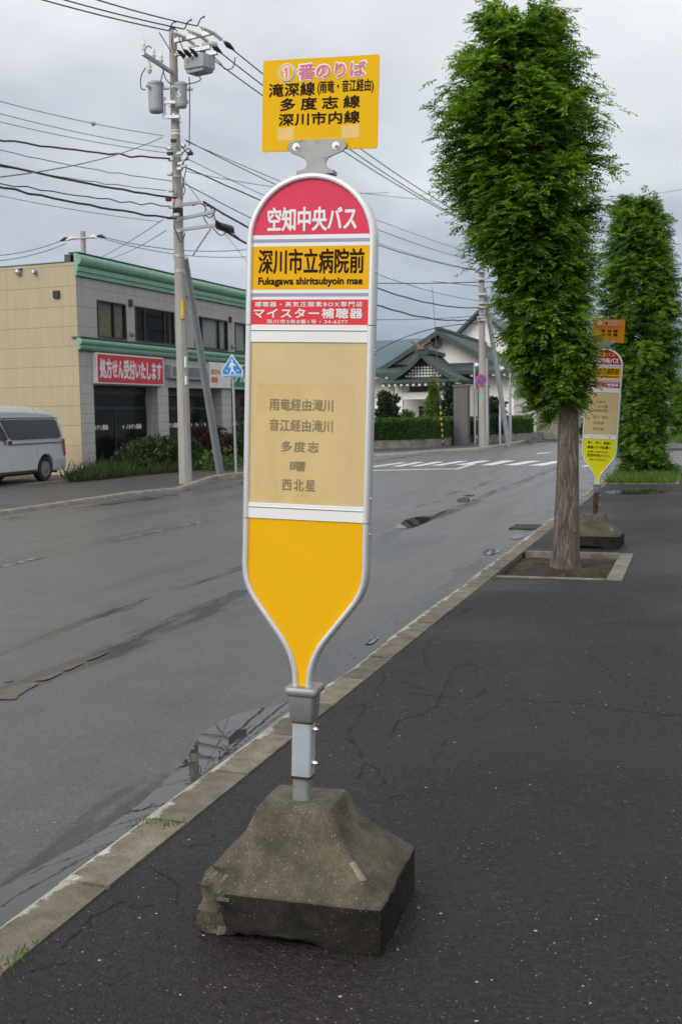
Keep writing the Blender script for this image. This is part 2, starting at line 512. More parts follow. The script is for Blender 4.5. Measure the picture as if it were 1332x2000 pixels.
M['green_dark'] = pmat('dark_green_flashing', (0.045, 0.085, 0.065), 0.5)
M['winframe'] = pmat('bronze_window_frame', (0.035, 0.028, 0.025), 0.45, 0.2, 0.15)
M['glass'] = glass_mat('window_glass', (0.02, 0.022, 0.022), 0.82)
M['glass_dark'] = glass_mat('shop_glass', (0.012, 0.014, 0.013), 0.45)
M['curtain'] = pmat('curtain_pale', (0.70, 0.72, 0.68), 0.9, 0, 0.15, 7, 0, 80, None, (0, 1), 1, (6, 6, 0.4))
M['curtain_b'] = pmat('blind_tan', (0.50, 0.42, 0.28), 0.9, 0, 0.12, 5)
M['room'] = pmat('dim_room', (0.035, 0.037, 0.036), 0.9, 0, 0.3, 2)
M['signred'] = pmat('sign_red', (0.58, 0.022, 0.032), 0.4, 0, 0.05, 2)
M['signwhite'] = pmat('sign_white', (0.72, 0.71, 0.68), 0.45, 0, 0.05, 2, 0, 80, (0.58, 0.55, 0.48), (0.6, 0.8), 2)
M['signgreen'] = pmat('sign_green', (0.012, 0.19, 0.07), 0.4, 0, 0.08, 2)
M['signorange'] = pmat('sign_orange', (0.70, 0.16, 0.03), 0.5)
M['signyellow'] = pmat('sign_yellow', (0.78, 0.55, 0.03), 0.5)
M['lightbox'] = pmat('empty_light_box', (0.20, 0.19, 0.20), 0.35, 0.2, 0.2, 2)
M['vanpaint'] = pmat('silver_van_paint', (0.50, 0.50, 0.505), 0.32, 0.12, 0.04, 1.2, 0, 80, None, (0, 1), 1, (1, 1, 1), 0.5, 0.6)
M['vanglass'] = pmat('van_tinted_glass', (0.010, 0.010, 0.011), 0.06, 0, 0.1)
M['tyre'] = pmat('tyre_rubber', (0.016, 0.016, 0.017), 0.85, 0, 0.25, 20)
M['rim'] = pmat('dark_steel_rim', (0.20, 0.20, 0.205), 0.45, 0.3, 0.2, 12)
M['tail'] = pmat('tail_lamp_red', (0.40, 0.02, 0.02), 0.15)
M['vandark'] = pmat('van_gap_dark', (0.04, 0.04, 0.042), 0.6)
M['signblue'] = pmat('sign_blue', (0.03, 0.22, 0.56), 0.35, 0, 0.05, 5)
M['palebluewhite'] = pmat('reflective_pale', (0.62, 0.72, 0.78), 0.35, 0, 0.05, 5)
M['npblue'] = pmat('no_parking_blue', (0.05, 0.10, 0.36), 0.4)
M['npred'] = pmat('no_parking_red', (0.56, 0.05, 0.06), 0.4)
M['bark'] = bark_mat('stringy_bark')
M['twig'] = pmat('twig_brown', (0.085, 0.058, 0.038), 0.9, 0, 0.25, 12)
M['leaf_a'] = leaf_mat('redwood_leaf', (0.026, 0.082, 0.010), (0.262, 0.420, 0.034), 0.42)
M['leaf_b'] = leaf_mat('redwood_leaf_far', (0.030, 0.090, 0.011), (0.235, 0.390, 0.034), 0.42)
M['leaf_hedge'] = leaf_mat('hedge_leaf', (0.024, 0.066, 0.010), (0.110, 0.205, 0.030), 0.28)
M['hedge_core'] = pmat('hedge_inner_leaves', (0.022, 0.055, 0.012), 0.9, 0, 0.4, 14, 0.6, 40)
M['leaf_pine'] = leaf_mat('pine_needle', (0.008, 0.022, 0.008), (0.035, 0.062, 0.020), 0.15)
M['leaf_cone'] = leaf_mat('conifer_light', (0.060, 0.115, 0.014), (0.21, 0.32, 0.045), 0.35)
M['leaf_weed'] = leaf_mat('weed_leaf', (0.016, 0.038, 0.009), (0.070, 0.105, 0.026), 0.3)
M['leaf_red'] = leaf_mat('russet_leaf', (0.032, 0.014, 0.012), (0.11, 0.048, 0.030), 0.3)
M['leaf_grass'] = leaf_mat('grass_blade', (0.030, 0.075, 0.012), (0.13, 0.215, 0.035), 0.3)
M['paint_white'] = pmat('road_paint_white', (0.66, 0.66, 0.64), 0.5, 0, 0.10, 6, 0.2, 120, (0.085, 0.08, 0.075), (0.60, 0.66), 9.0)
M['paint_worn'] = pmat('road_paint_worn', (0.36, 0.35, 0.335), 0.55, 0, 0.2, 8, 0.2, 120, (0.062, 0.059, 0.056), (0.40, 0.47), 7.0)
M['paint_yellow'] = pmat('faded_yellow_line', (0.50, 0.30, 0.085), 0.6, 0, 0.2, 6, 0.2, 100, (0.09, 0.075, 0.05), (0.52, 0.62), 5.0)
M['water'] = water_mat('puddle_water', 0.006)
M['mud'] = pmat('muddy_film', (0.058, 0.040, 0.023), 0.22, 0, 0.15, 5, 0.1, 60, None, (0, 1), 1, (1, 1, 1), 0.3)
M['crack'] = pmat('crack_dark', (0.010, 0.010, 0.009), 0.9)
M['iron'] = pmat('cast_iron', (0.035, 0.033, 0.032), 0.5, 0.3, 0.3, 30, 0.5, 90)
M['plaster'] = pmat('white_plaster', (0.89, 0.86, 0.77), 0.85, 0, 0.05, 1.0, 0, 80, (0.70, 0.66, 0.58), (0.6, 0.85), 0.8)
M['plaster_rib'] = siding('white_ribbed_board', (0.82, 0.80, 0.74), 0.35, None, 'X', 'X', 0.05, 0.35)
M['roof'] = siding('dark_green_metal_roof', (0.045, 0.066, 0.064), 0.30, None, 'Z', 'X', 0.2, 0.55)
M['roof_edge'] = pmat('roof_edge_green', (0.035, 0.060, 0.055), 0.5, 0.1, 0.15, 2)
M['darkwood'] = pmat('dark_brown_wood', (0.030, 0.020, 0.016), 0.6, 0, 0.25, 6)
M['wood'] = pmat('weathered_wood', (0.20, 0.115, 0.07), 0.8, 0, 0.25, 8)
M['stone'] = siding('dark_slate_courses', (0.150, 0.146, 0.142), 0.11, 0.42, 'Z', 'X', 0.25, 0.7)
M['beigehouse'] = pmat('beige_house_wall', (0.48, 0.42, 0.33), 0.85, 0, 0.06, 1)
M['mountain'] = pmat('forest_slope', (0.030, 0.060, 0.045), 0.95, 0, 0.35, 0.006)
M['capred'] = pmat('tape_red_white', (0.62, 0.12, 0.09), 0.5, 0, 0.2, 12, 0, 80, (0.60, 0.55, 0.50), (0.50, 0.54), 7.0)
M['stay_y'] = pmat('guy_guard_yellow', (0.62, 0.40, 0.03), 0.5)

lamp_m, lt, lb, lo = new_mat('lit_lamp')
lb.inputs['Base Color'].default_value = (0.9, 0.85, 0.75, 1)
lb.inputs['Emission Color'].default_value = (1.0, 0.90, 0.74, 1)
lb.inputs['Emission Strength'].default_value = 2.2
M['lit'] = lamp_m


# ------------------------------------------------------------------ mesh helpers
def tag(o, label=None, cat=None, group=None, kind=None):
    if label:
        o['label'] = label
    if cat:
        o['category'] = cat
    if group:
        o['group'] = group
    if kind:
        o['kind'] = kind
    return o


def empty(name, loc=(0, 0, 0), rz=0.0):
    o = bpy.data.objects.new(name, None)
    o.location = loc
    o.rotation_euler = (0, 0, rz)
    o.empty_display_size = 0.2
    COL.objects.link(o)
    return o


class MB:
    def __init__(self):
        self.v, self.f, self.m = [], [], []

    def add(self, vs, fs, m=0):
        b = len(self.v)
        self.v.extend([tuple(p) for p in vs])
        self.f.extend([tuple(b + i for i in f) for f in fs])
        self.m.extend([m] * len(fs))
        return self

    def box(self, x0, x1, y0, y1, z0, z1, m=0):
        vs = [(x, y, z) for z in (z0, z1) for y in (y0, y1) for x in (x0, x1)]
        return self.add(vs, [(0, 2, 3, 1), (4, 5, 7, 6), (0, 1, 5, 4), (2, 6, 7, 3), (0, 4, 6, 2), (1, 3, 7, 5)], m)

    def cyl(self, p0, p1, r0, r1=None, n=16, m=0, caps=True):
        return self.tube([p0, p1], [r0, r0 if r1 is None else r1], n, m, caps)

    def tube(self, pts, r, n=8, m=0, caps=True):
        pts = [Vector(p) for p in pts]
        rs = r if isinstance(r, (list, tuple)) else [r] * len(pts)
        vs, fs = [], []
        up = None
        for i, p in enumerate(pts):
            d = (pts[min(i + 1, len(pts) - 1)] - pts[max(i - 1, 0)]).normalized()
            if up is None:
                up = Vector((0, 0, 1)) if abs(d.z) < 0.9 else Vector((1, 0, 0))
            a = d.cross(up)
            if a.length < 1e-6:
                a = d.cross(Vector((0, 1, 0)))
            a.normalize()
            up = a.cross(d).normalized()
            for k in range(n):
                t = 2 * math.pi * k / n
                vs.append(p + a * (math.cos(t) * rs[i]) + up * (math.sin(t) * rs[i]))
        for i in range(len(pts) - 1):
            for k in range(n):
                k2 = (k + 1) % n
                fs.append((i * n + k, (i + 1) * n + k, (i + 1) * n + k2, i * n + k2))
        if caps:
            fs.append(tuple(range(n)))
            e = (len(pts) - 1) * n
            fs.append(tuple(e + k for k in reversed(range(n))))
        return self.add(vs, fs, m)

    def lathe(self, c, axis, prof, n=28, m=0):
        """surface of revolution: prof = (distance along the axis, radius), closed at both ends"""
        ax = {'x': 0, 'y': 1, 'z': 2}[axis]
        i1, i2 = [k for k in range(3) if k != ax]
        vs, fs = [], []
        for h, r in prof:
            for k in range(n):
                p = [0, 0, 0]
                p[ax] = c[ax] + h
                p[i1] = c[i1] + r * math.cos(2 * math.pi * k / n)
                p[i2] = c[i2] + r * math.sin(2 * math.pi * k / n)
                vs.append(tuple(p))
        for i in range(len(prof) - 1):
            for k in range(n):
                k2 = (k + 1) % n
                fs.append((i * n + k, (i + 1) * n + k, (i + 1) * n + k2, i * n + k2))
        fs.append(tuple(range(n)))
        fs.append(tuple((len(prof) - 1) * n + k for k in reversed(range(n))))
        return self.add(vs, fs, m)

    def prism(self, poly, a0, a1, plane='xz', m=0):
        """polygon in a plane, extruded along the third axis from a0 to a1"""
        def P(u, v, a):
            return {'xz': (u, a, v), 'xy': (u, v, a), 'yz': (a, u, v)}[plane]
        n = len(poly)
        vs = [P(u, v, a0) for u, v in poly] + [P(u, v, a1) for u, v in poly]
        fs = [tuple(range(n)), tuple(reversed(range(n, 2 * n)))]
        for i in range(n):
            j = (i + 1) % n
            fs.append((i, i + n, j + n, j))
        return self.add(vs, fs, m)

    def sphere(self, c, r, nu=10, nv=6, m=0, sq=(1, 1, 1)):
        vs, fs = [], []
        for i in range(nv + 1):
            t = math.pi * i / nv
            for k in range(nu):
                p = 2 * math.pi * k / nu
                vs.append((c[0] + sq[0] * r * math.sin(t) * math.cos(p), c[1] + sq[1] * r * math.sin(t) * math.sin(p), c[2] + sq[2] * r * math.cos(t)))
        for i in range(nv):
            for k in range(nu):
                k2 = (k + 1) % nu
                fs.append((i * nu + k, (i + 1) * nu + k, (i + 1) * nu + k2, i * nu + k2))
        return self.add(vs, fs, m)

    def xform(self, mat):
        self.v = [tuple(mat @ Vector(p)) for p in self.v]
        return self

    def build(self, name, mats, parent=None, bevel=0.0, smooth=None, segs=2):
        me = bpy.data.meshes.new(name)
        me.from_pydata(self.v, [], self.f)
        if not isinstance(mats, (list, tuple)):
            mats = [mats]
        for q in mats:
            me.materials.append(q)
        me.polygons.foreach_set('material_index', self.m)
        me.update()
        bm = bmesh.new()
        bm.from_mesh(me)
        bmesh.ops.recalc_face_normals(bm, faces=bm.faces)
        bm.to_mesh(me)
        bm.free()
        if smooth is not None:
            me.shade_smooth()
            me.set_sharp_from_angle(angle=R(smooth))
        o = bpy.data.objects.new(name, me)
        COL.objects.link(o)
        if parent:
            o.parent = parent
        if bevel:
            bv = o.modifiers.new('bevel', 'BEVEL')
            bv.width = bevel
            bv.segments = segs
            bv.limit_method = 'ANGLE'
            bv.angle_limit = R(40)
        return o


_text_cache = {}


def text_mesh(s, space=1.0):
    key = (s, space)
    if key not in _text_cache:
        c = bpy.data.curves.new('lettering_source', 'FONT')
        c.body = s
        c.resolution_u = 3
        c.space_character = space
        o = bpy.data.objects.new('lettering_source', c)
        COL.objects.link(o)
        dg = bpy.context.evaluated_depsgraph_get()
        me = bpy.data.meshes.new_from_object(o.evaluated_get(dg))
        vs = [(v.co.x, v.co.y) for v in me.vertices]
        fs = [tuple(p.vertices) for p in me.polygons]
        bpy.data.objects.remove(o)
        bpy.data.curves.remove(c)
        bpy.data.meshes.remove(me)
        _text_cache[key] = (vs, fs)
    return _text_cache[key]


def put_text(mb, s, x0, x1, z0, z1, y, m=0, bold=0.0, space=1.0, step=0.00012):
    """lettering fitted to a box in the xz plane, facing -y; bold = stroke growth in metres"""
    vs, fs = text_mesh(s, space)
    if not vs:
        return
    ax0, ax1 = min(v[0] for v in vs), max(v[0] for v in vs)
    az0, az1 = min(v[1] for v in vs), max(v[1] for v in vs)
    sx = (x1 - x0 - 2 * bold) / (ax1 - ax0)
    sz = (z1 - z0 - 2 * bold) / max(az1 - az0, 1e-6)
    offs = [(0, 0)]
    if bold:
        offs = [(bold * math.cos(k * math.pi / 4), bold * math.sin(k * math.pi / 4)) for k in range(8)] + [(0, 0)]
    for i, (dx, dz) in enumerate(offs):
        mb.add([(x0 + bold + (u - ax0) * sx + dx, y - i * step, z0 + bold + (v - az0) * sz + dz) for u, v in vs], fs, m)


def struct(o):
    return tag(o, kind='structure')


def fast_mesh(name, V, F4, mat, parent=None, tint=None):
    """big quad mesh from numpy arrays; tint = one value per vertex"""
    me = bpy.data.meshes.new(name)
    nv, nf = len(V), len(F4)
    me.vertices.add(nv)
    me.vertices.foreach_set('co', np.asarray(V, dtype=np.float32).ravel())
    me.loops.add(nf * 4)
    me.loops.foreach_set('vertex_index', np.asarray(F4, dtype=np.int32).ravel())
    me.polygons.add(nf)
    me.polygons.foreach_set('loop_start', np.arange(0, nf * 4, 4, dtype=np.int32))
    me.polygons.foreach_set('loop_total', np.full(nf, 4, dtype=np.int32))
    me.update(calc_edges=True)
    if tint is not None:
        a = me.attributes.new('tint', 'FLOAT', 'POINT')
        a.data.foreach_set('value', np.asarray(tint, dtype=np.float32))
    me.materials.append(mat)
    o = bpy.data.objects.new(name, me)
    COL.objects.link(o)
    if parent:
        o.parent = parent
    return o


def nrm(a):
    return a / np.maximum(np.linalg.norm(a, axis=-1, keepdims=True), 1e-9)


def leaf_quads(P, D, Nn, L, W):
    """rhombic leaves: base points, directions, normals, lengths, widths"""
    S = nrm(np.cross(D, Nn))
    L = np.asarray(L).reshape(-1, 1)
    W = np.asarray(W).reshape(-1, 1)
    v0 = P
    v1 = P + D * L * 0.45 + S * W * 0.5
    v2 = P + D * L
    v3 = P + D * L * 0.45 - S * W * 0.5
    V = np.stack([v0, v1, v2, v3], 1).reshape(-1, 3)
    F = np.arange(len(P) * 4).reshape(-1, 4)
    return V, F


def fronds(P, D, L, K, leafL, leafW, droop, rng):
    """feathery sprays: N start points and directions, K pairs of leaflets along each drooping axis"""
    n = len(P)
    D = nrm(D)
    t = np.linspace(0.08, 1.0, K)
    Z = np.array([0, 0, 1.0])
    ax = P[:, None, :] + D[:, None, :] * (L[:, None, None] * t[None, :, None]) - Z * (droop * L[:, None, None] * (t ** 2)[None, :, None])
    tan = nrm(D[:, None, :] - Z * (2 * droop * t)[None, :, None])
    side = nrm(np.cross(tan, np.broadcast_to(Z, tan.shape)) + 1e-6)
    side = nrm(side + rng.normal(0, 0.25, (n, 1, 3)))
    up = nrm(np.cross(side, tan))
    Ps, Ds, Ns, Ls = [], [], [], []
    for s in (-1, 1):
        d = nrm(tan * 0.55 + side * s * 0.85 - Z * 0.12 + rng.normal(0, 0.16, (n, K, 3)))
        Ps.append(ax)
        Ds.append(d)
        Ns.append(nrm(up + rng.normal(0, 0.35, (n, K, 3))))
        sz = leafL * (1.05 - 0.55 * np.abs(t - 0.35))[None, :] * rng.uniform(0.7, 1.25, (n, K))
        Ls.append(sz)
    P2 = np.concatenate(Ps, 1).reshape(-1, 3)
    D2 = np.concatenate(Ds, 1).reshape(-1, 3)
    N2 = np.concatenate(Ns, 1).reshape(-1, 3)
    L2 = np.concatenate(Ls, 1).reshape(-1)
    V, F = leaf_quads(P2, D2, N2, L2, L2 * (leafW / leafL))
    return V, F


# ================================================================== SETTING
WALK_Z, ROAD_Z, LEFT_Z = 0.0, -0.10, -0.03

m = MB()
m.add([(-6000, -6000, -0.16), (6000, -6000, -0.16), (6000, 6000, -0.16), (-6000, 6000, -0.16)], [(0, 1, 2, 3)])
struct(m.build('ground', M['field']))

m = MB()
m.add([(-150, -30, ROAD_Z), (150, -30, ROAD_Z), (150, 420, ROAD_Z), (-150, 420, ROAD_Z)], [(0, 1, 2, 3)])
struct(m.build('road', M['road']))


def slab(mb, x0, x1, y0, y1, z, m=0):
    mb.box(x0, x1, y0, y1, -0.3, z, m)


PIT = (-1.89, -0.80, 10.66, 12.60)
PIT2 = (-1.89, -0.52, 24.95, 29.6)
m = MB()
KX = -1.9
slab(m, KX, 14, -8, PIT[2], WALK_Z)
slab(m, PIT[1], 14, PIT[2], PIT[3], WALK_Z)
slab(m, KX, 14, PIT[3], PIT2[2], WALK_Z)
slab(m, PIT2[1], 14, PIT2[2], PIT2[3], WALK_Z)
slab(m, KX, 14, PIT2[3], 33.5, WALK_Z)
struct(m.build('sidewalk', M['walk']))

# kerb stones with open joints; some outer edges are broken
m = MB()
y = -6.0
kr = random.Random(3)
while y < 33.4:
    L = 0.595
    seg = 6
    ys = [y + L * i / seg for i in range(seg + 1)]
    dz, dx_ = kr.uniform(-0.004, 0.004), kr.uniform(-0.005, 0.005)
    prof = []
    chip0 = kr.random() < 0.45
    for i, yy in enumerate(ys):
        w = 0.0
        if chip0:
            w = 0.038 * (0.4 + noise.noise(Vector((yy * 3.1, 5.0, 0)))) + (0.03 * kr.random() if i in (0, seg) else 0)
        prof.append(max(0.0, w))
    vs = []
    for i, yy in enumerate(ys):
        c = prof[i]
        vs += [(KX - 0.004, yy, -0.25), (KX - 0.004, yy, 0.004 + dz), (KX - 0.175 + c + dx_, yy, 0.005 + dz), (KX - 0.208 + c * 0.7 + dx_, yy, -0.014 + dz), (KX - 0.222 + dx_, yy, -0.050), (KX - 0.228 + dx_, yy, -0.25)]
    n = 6
    fs, ms = [], []
    b = len(m.v)
    for i in range(seg):
        for k in range(5):
            a = i * n + k
            fs.append((a, a + 1, a + n + 1, a + n))
            ms.append(0 if k < 2 else 1)
    fs.append(tuple(range(n)))
    ms.append(0)
    fs.append(tuple(seg * n + k for k in reversed(range(n))))
    ms.append(0)
    m.v.extend(vs)
    m.f.extend([tuple(b + i for i in f) for f in fs])
    m.m.extend(ms)
    y += L + 0.020
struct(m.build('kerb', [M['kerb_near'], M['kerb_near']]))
m = MB()
m.box(KX - 0.200, KX - 0.012, -6, 33.4, -0.26, -0.030)
struct(m.build('kerb_bedding', M['crack']))

# tree pits
m = MB()
NX, NY = 40, 60
for (x0, x1, y0, y1), mi in ((PIT, 0), (PIT2, 0)):
    vs = []
    for j in range(NY + 1):
        for i in range(NX + 1):
            x = x0 + (x1 - x0) * i / NX
            yy = y0 + (y1 - y0) * j / NY
            h = -0.055 + 0.03 * noise.noise(Vector((x * 6, yy * 6, 1))) + 0.014 * noise.noise(Vector((x * 23, yy * 23, 4)))
            h += 0.05 * math.exp(-((x + 1.3) ** 2 + (yy - 11.56) ** 2) / 0.08)
            vs.append((x, yy, h))
    fs = [(j * (NX + 1) + i, j * (NX + 1) + i + 1, (j + 1) * (NX + 1) + i + 1, (j + 1) * (NX + 1) + i) for j in range(NY) for i in range(NX)]
    m.add(vs, fs)
struct(m.build('soil', M['earth'], smooth=60))

m = MB()
for x0, x1, y0, y1 in (PIT, PIT2):
    ya = y0
    m.box(x0 + 0.02, x1 - 0.02, y0 - 0.045, y0 + 0.015, -0.2, 0.012)
    m.box(x0 + 0.02, x1 - 0.02, y1 - 0.02, y1 + 0.05, -0.2, 0.014)
    while ya < y1 - 0.1:
        yb = min(ya + 0.6, y1 + 0.05)
        m.box(x1 - 0.015, x1 + 0.135, ya - 0.04, yb - 0.05, -0.2, 0.016)
        ya += 0.6
struct(m.build('pit_edging', M['edging'], bevel=0.006))

# left pavement, car park and their kerb
m = MB()
edge = [(-12.0, -30), (-12.0, 22.0)]
crv = [(353, 953), (390, 944), (420, 936), (448, 931), (473, 929)]
cpts = [gnd(px, py, LEFT_Z) for px, py in crv]
edge += [(p.x, p.y) for p in cpts]
last = cpts[-1]
edge += [(last.x + 0.35, last.y + 2.0), (-12.9, 36.5), (-15.0, 40.5), (-20, 43), (-90, 43), (-90, -30)]
m.prism(edge, -0.3, LEFT_Z, 'xy')
struct(m.build('car_park', M['lot']))
m = MB()
kp = [Vector((-12.0, y, 0)) for y in np.arange(-20, 22.1, 1.5)] + [Vector((p.x, p.y, 0)) for p in cpts] + [Vector((last.x + 0.35, last.y + 2.0, 0)), Vector((-12.9, 36.5, 0)), Vector((-15.0, 40.5, 0)), Vector((-20, 43, 0))]
vs, fs = [], []
for i, p in enumerate(kp):
    d = (kp[min(i + 1, len(kp) - 1)] - kp[max(i - 1, 0)]).normalized()
    nn = Vector((d.y, -d.x, 0))
    top = -0.022 if p.y < 23.5 else (0.035 if p.y < 26 else 0.06)
    for off, z in ((0.02, -0.25), (0.015, top - 0.02), (-0.01, top), (-0.15, top), (-0.155, -0.25)):
        q = p + nn * off
        vs.append((q.x, q.y, z))
for i in range(len(kp) - 1):
    for k in range(4):
        a = i * 5 + k
        fs.append((a, a + 1, a + 6, a + 5))
m.add(vs, fs)
struct(m.build('far_kerb', M['kerb'], smooth=50))

# temple corner pavement
m = MB()
tk = [gnd(735, 887, 0), gnd(800, 884, 0), gnd(860, 879.5, 0), gnd(905, 876.5, 0), gnd(940, 874.5, 0), gnd(985, 868, 0)]
tpoly = [(-80, 47), (-30, 46.5)] + [(p.x, p.y) for p in tk] + [(-9.6, 66), (-9.6, 200), (-80, 200)]
m.prism(tpoly, -0.3, 0.0, 'xy')
struct(m.build('temple_pavement', M['lot']))
m = MB()
kp = [Vector((-30, 46.5, 0))] + [Vector((p.x, p.y, 0)) for p in tk] + [Vector((-9.6, 66, 0)), Vector((-9.6, 200, 0))]
vs, fs = [], []
for i, p in enumerate(kp):
    d = (kp[min(i + 1, len(kp) - 1)] - kp[max(i - 1, 0)]).normalized()
    nn = Vector((d.y, -d.x, 0))
    for off, z in ((0.02, -0.25), (0.015, 0.0), (-0.01, 0.02), (-0.16, 0.02), (-0.165, -0.25)):
        q = p + nn * off
        vs.append((q.x, q.y, z))
for i in range(len(kp) - 1):
    for k in range(4):
        a = i * 5 + k
        fs.append((a, a + 1, a + 6, a + 5))
m.add(vs, fs)
struct(m.build('temple_kerb', M['kerb_worn'], smooth=50))

# pavement and verge beyond the crossing on the right
m = MB()
m.box(-1.9, 60, 48.5, 300, -0.3, 0.0)
struct(m.build('far_sidewalk', M['lot']))
m = MB()
m.box(-1.0, 30, 56, 74, 0.0, 0.06)
struct(m.build('verge', M['field']))


# markings: each a sheet 4 mm above the road
def sheet(mb, pts, z=ROAD_Z + 0.004, m=0):
    mb.add([(p[0], p[1], z) for p in pts], [tuple(range(len(pts)))], m)


m = MB()
for a, b in (((720, 912), (780, 903.6)), ((765, 911.5), (813, 902.5)), ((800, 911), (851, 901.8)), ((840, 909.5), (897, 900.5)),
             ((886, 908.5), (938, 900.0)), ((937, 908.8), (984, 899.6)), ((982, 908.8), (1032, 900.2)), ((1031, 909.6), (1081, 900.9)), ((1133, 911.6), (1162, 905.0))):
    p, q = gnd(*a, ROAD_Z), gnd(*b, ROAD_Z)
    w = 0.30 + 0.17 * min(1.0, max(0.0, (a[0] - 760) / 240))
    dx = (q - p).normalized()
    s = Vector((dx.y, -dx.x, 0)) * w
    sheet(m, [p, p + s, q + s, q])
struct(m.build('crosswalk_marking', M['paint_white']))
m = MB()
p, q = gnd(690, 920.5, ROAD_Z), gnd(886, 916.4, ROAD_Z)
sheet(m, [p, q, q + Vector((0.02, 0.42, 0)), p + Vector((0.02, 0.42, 0))])
p, q = gnd(884, 917, ROAD_Z), gnd(922, 906, ROAD_Z)
sheet(m, [p, p + Vector((0.14, 0, 0)), q + Vector((0.14, 0, 0)), q])
p, q = gnd(1045, 886.5, ROAD_Z), gnd(1068, 885.0, ROAD_Z)
sheet(m, [p, q, q + Vector((0, 0.9, 0)), p + Vector((0, 0.9, 0))])
struct(m.build('stop_line', M['paint_white']))
m = MB()
for y0, y1 in ((8.0, 11.8), (13.6, 16.6), (18.6, 22.4), (-2, 4)):
    sheet(m, [(-7.81, y0), (-7.70, y0), (-7.70, y1), (-7.81, y1)])
struct(m.build('centre_line', M['paint_worn']))
m = MB()
yl = [gnd(48, 946, LEFT_Z), gnd(150, 936.5, LEFT_Z), gnd(260, 927.5, LEFT_Z), gnd(355, 918.5, LEFT_Z), gnd(430, 914, LEFT_Z)]
for a, b in zip(yl, yl[1:]):
    d = (b - a).normalized()
    s = Vector((-d.y, d.x, 0)) * 0.16
    sheet(m, [a, b, b + s, a + s], LEFT_Z + 0.004)
struct(m.build('edge_line', M['paint_yellow']))


def puddle(mb, pts, wob=0.06, seed=0, z=ROAD_Z + 0.006, per=7):
    """closed outline through points, roughened, as a flat film of water"""
    out = []
    n = len(pts)
    for i in range(n):
        p0, p1, p2, p3 = (Vector(pts[(i + k - 1) % n]) for k in range(4))
        for j in range(per):
            t = j / per
            q = 0.5 * ((2 * p1) + (-p0 + p2) * t + (2 * p0 - 5 * p1 + 4 * p2 - p3) * t * t + (-p0 + 3 * p1 - 3 * p2 + p3) * t ** 3)
            w = wob * noise.noise(Vector((q.x * 5, q.y * 5, seed))) + wob * 0.5 * noise.noise(Vector((q.x * 17, q.y * 17, seed + 3)))
            c = Vector((sum(a[0] for a in pts) / n, sum(a[1] for a in pts) / n))
            dq = (q - c)
            q = q + dq.normalized() * w
            out.append((q.x, q.y, z))
    bm = bmesh.new()
    vs = [bm.verts.new(p) for p in out]
    es = [bm.edges.new((vs[i], vs[(i + 1) % len(vs)])) for i in range(len(vs))]
    bmesh.ops.triangle_fill(bm, edges=es, use_beauty=True)
    bm.verts.index_update()
    mb.add([v.co[:] for v in bm.verts], [tuple(v.index for v in f.verts) for f in bm.faces])
    bm.free()


def pxpts(l, z=ROAD_Z):
    return [gnd(px, py, z).to_2d() for px, py in l]


def gut(y, x):
    return Vector((x, y))


PUDDLES = [
    [gut(1.5, -2.10), gut(3.0, -2.10), gut(4.2, -2.10), gut(5.2, -2.10), gut(6.02, -2.10), gut(6.08, -2.18), gut(5.95, -2.34), gut(5.65, -2.50), gut(5.3, -2.52), gut(4.8, -2.40), gut(4.3, -2.34), gut(3.8, -2.33), gut(3.3, -2.40), gut(2.7, -2.42), gut(1.5, -2.5)],
    pxpts([(772, 1031), (800, 1013), (845, 1006), (872, 997), (846, 1013), (818, 1026), (795, 1032)]),
    pxpts([(893, 975), (912, 972), (916, 979), (896, 981)]),
    pxpts([(905, 968), (926, 966), (920, 970)]),
    pxpts([(942, 1078), (958, 1073), (976, 1076), (965, 1083), (948, 1084)]),
    pxpts([(993, 1052), (1005, 1045), (1022, 1046), (1012, 1053)]),
    pxpts([(712, 1257), (727, 1246), (740, 1246), (727, 1258)]),
]
m = MB()
for i, p in enumerate(PUDDLES):
    puddle(m, p, 0.025 if i == 0 else 0.016, i)
struct(m.build('puddle_water', M['water']))
m = MB()
for i, l_ in enumerate(([(-60, 1366), (0, 1350), (30, 1341), (55, 1336), (76, 1335), (62, 1345), (38, 1359), (28, 1367), (-10, 1369), (-60, 1388)],
                        [(66, 1330), (88, 1322), (112, 1315), (124, 1313), (112, 1321), (92, 1329), (72, 1331)], [(122, 1310), (142, 1302), (166, 1293), (158, 1299), (134, 1310)], [(10, 1332), (20, 1328), (28, 1328), (20, 1333)],
                        [(168, 1290), (190, 1281), (215, 1272), (204, 1279), (180, 1289)])):
    puddle(m, pxpts(l_), 0.014, 40 + i)
struct(m.build('muddy_water', M['mud']))
m = MB()
puddle(m, pxpts([(1180, 962), (1230, 955), (1300, 957), (1290, 963), (1220, 966)], 0), 0.04, 21, 0.004)
puddle(m, pxpts([(1308, 925), (1326, 923), (1345, 925), (1325, 929)], 0), 0.04, 22, 0.004)
struct(m.build('pavement_puddle', M['water']))

# pavement cracks, hairline strips just above the asphalt
m = MB()
cr = random.Random(11)


def crack(pix, w=0.006):
    pts = [gnd(px, py, 0) for px, py in pix]
    fine = []
    for a, b in zip(pts, pts[1:]):
        n = max(3, int((b - a).length / 0.035))
        for i in range(n):
            q = a.lerp(b, i / n)
            fine.append(q + Vector((cr.uniform(-1, 1), cr.uniform(-1, 1), 0)) * 0.011)
    fine.append(pts[-1])
    L, Rr = [], []
    for i, p in enumerate(fine):
        d = (fine[min(i + 1, len(fine) - 1)] - fine[max(i - 1, 0)]).normalized()
        s = Vector((-d.y, d.x, 0)) * w * cr.uniform(0.22, 0.80)
        L.append(p + s)
        Rr.append(p - s)
    vs = [(p.x, p.y, 0.0025) for p in L + Rr]
    k = len(fine)
    m.add(vs, [(i, i + 1, k + i + 1, k + i) for i in range(k - 1) if cr.random() > 0.14])


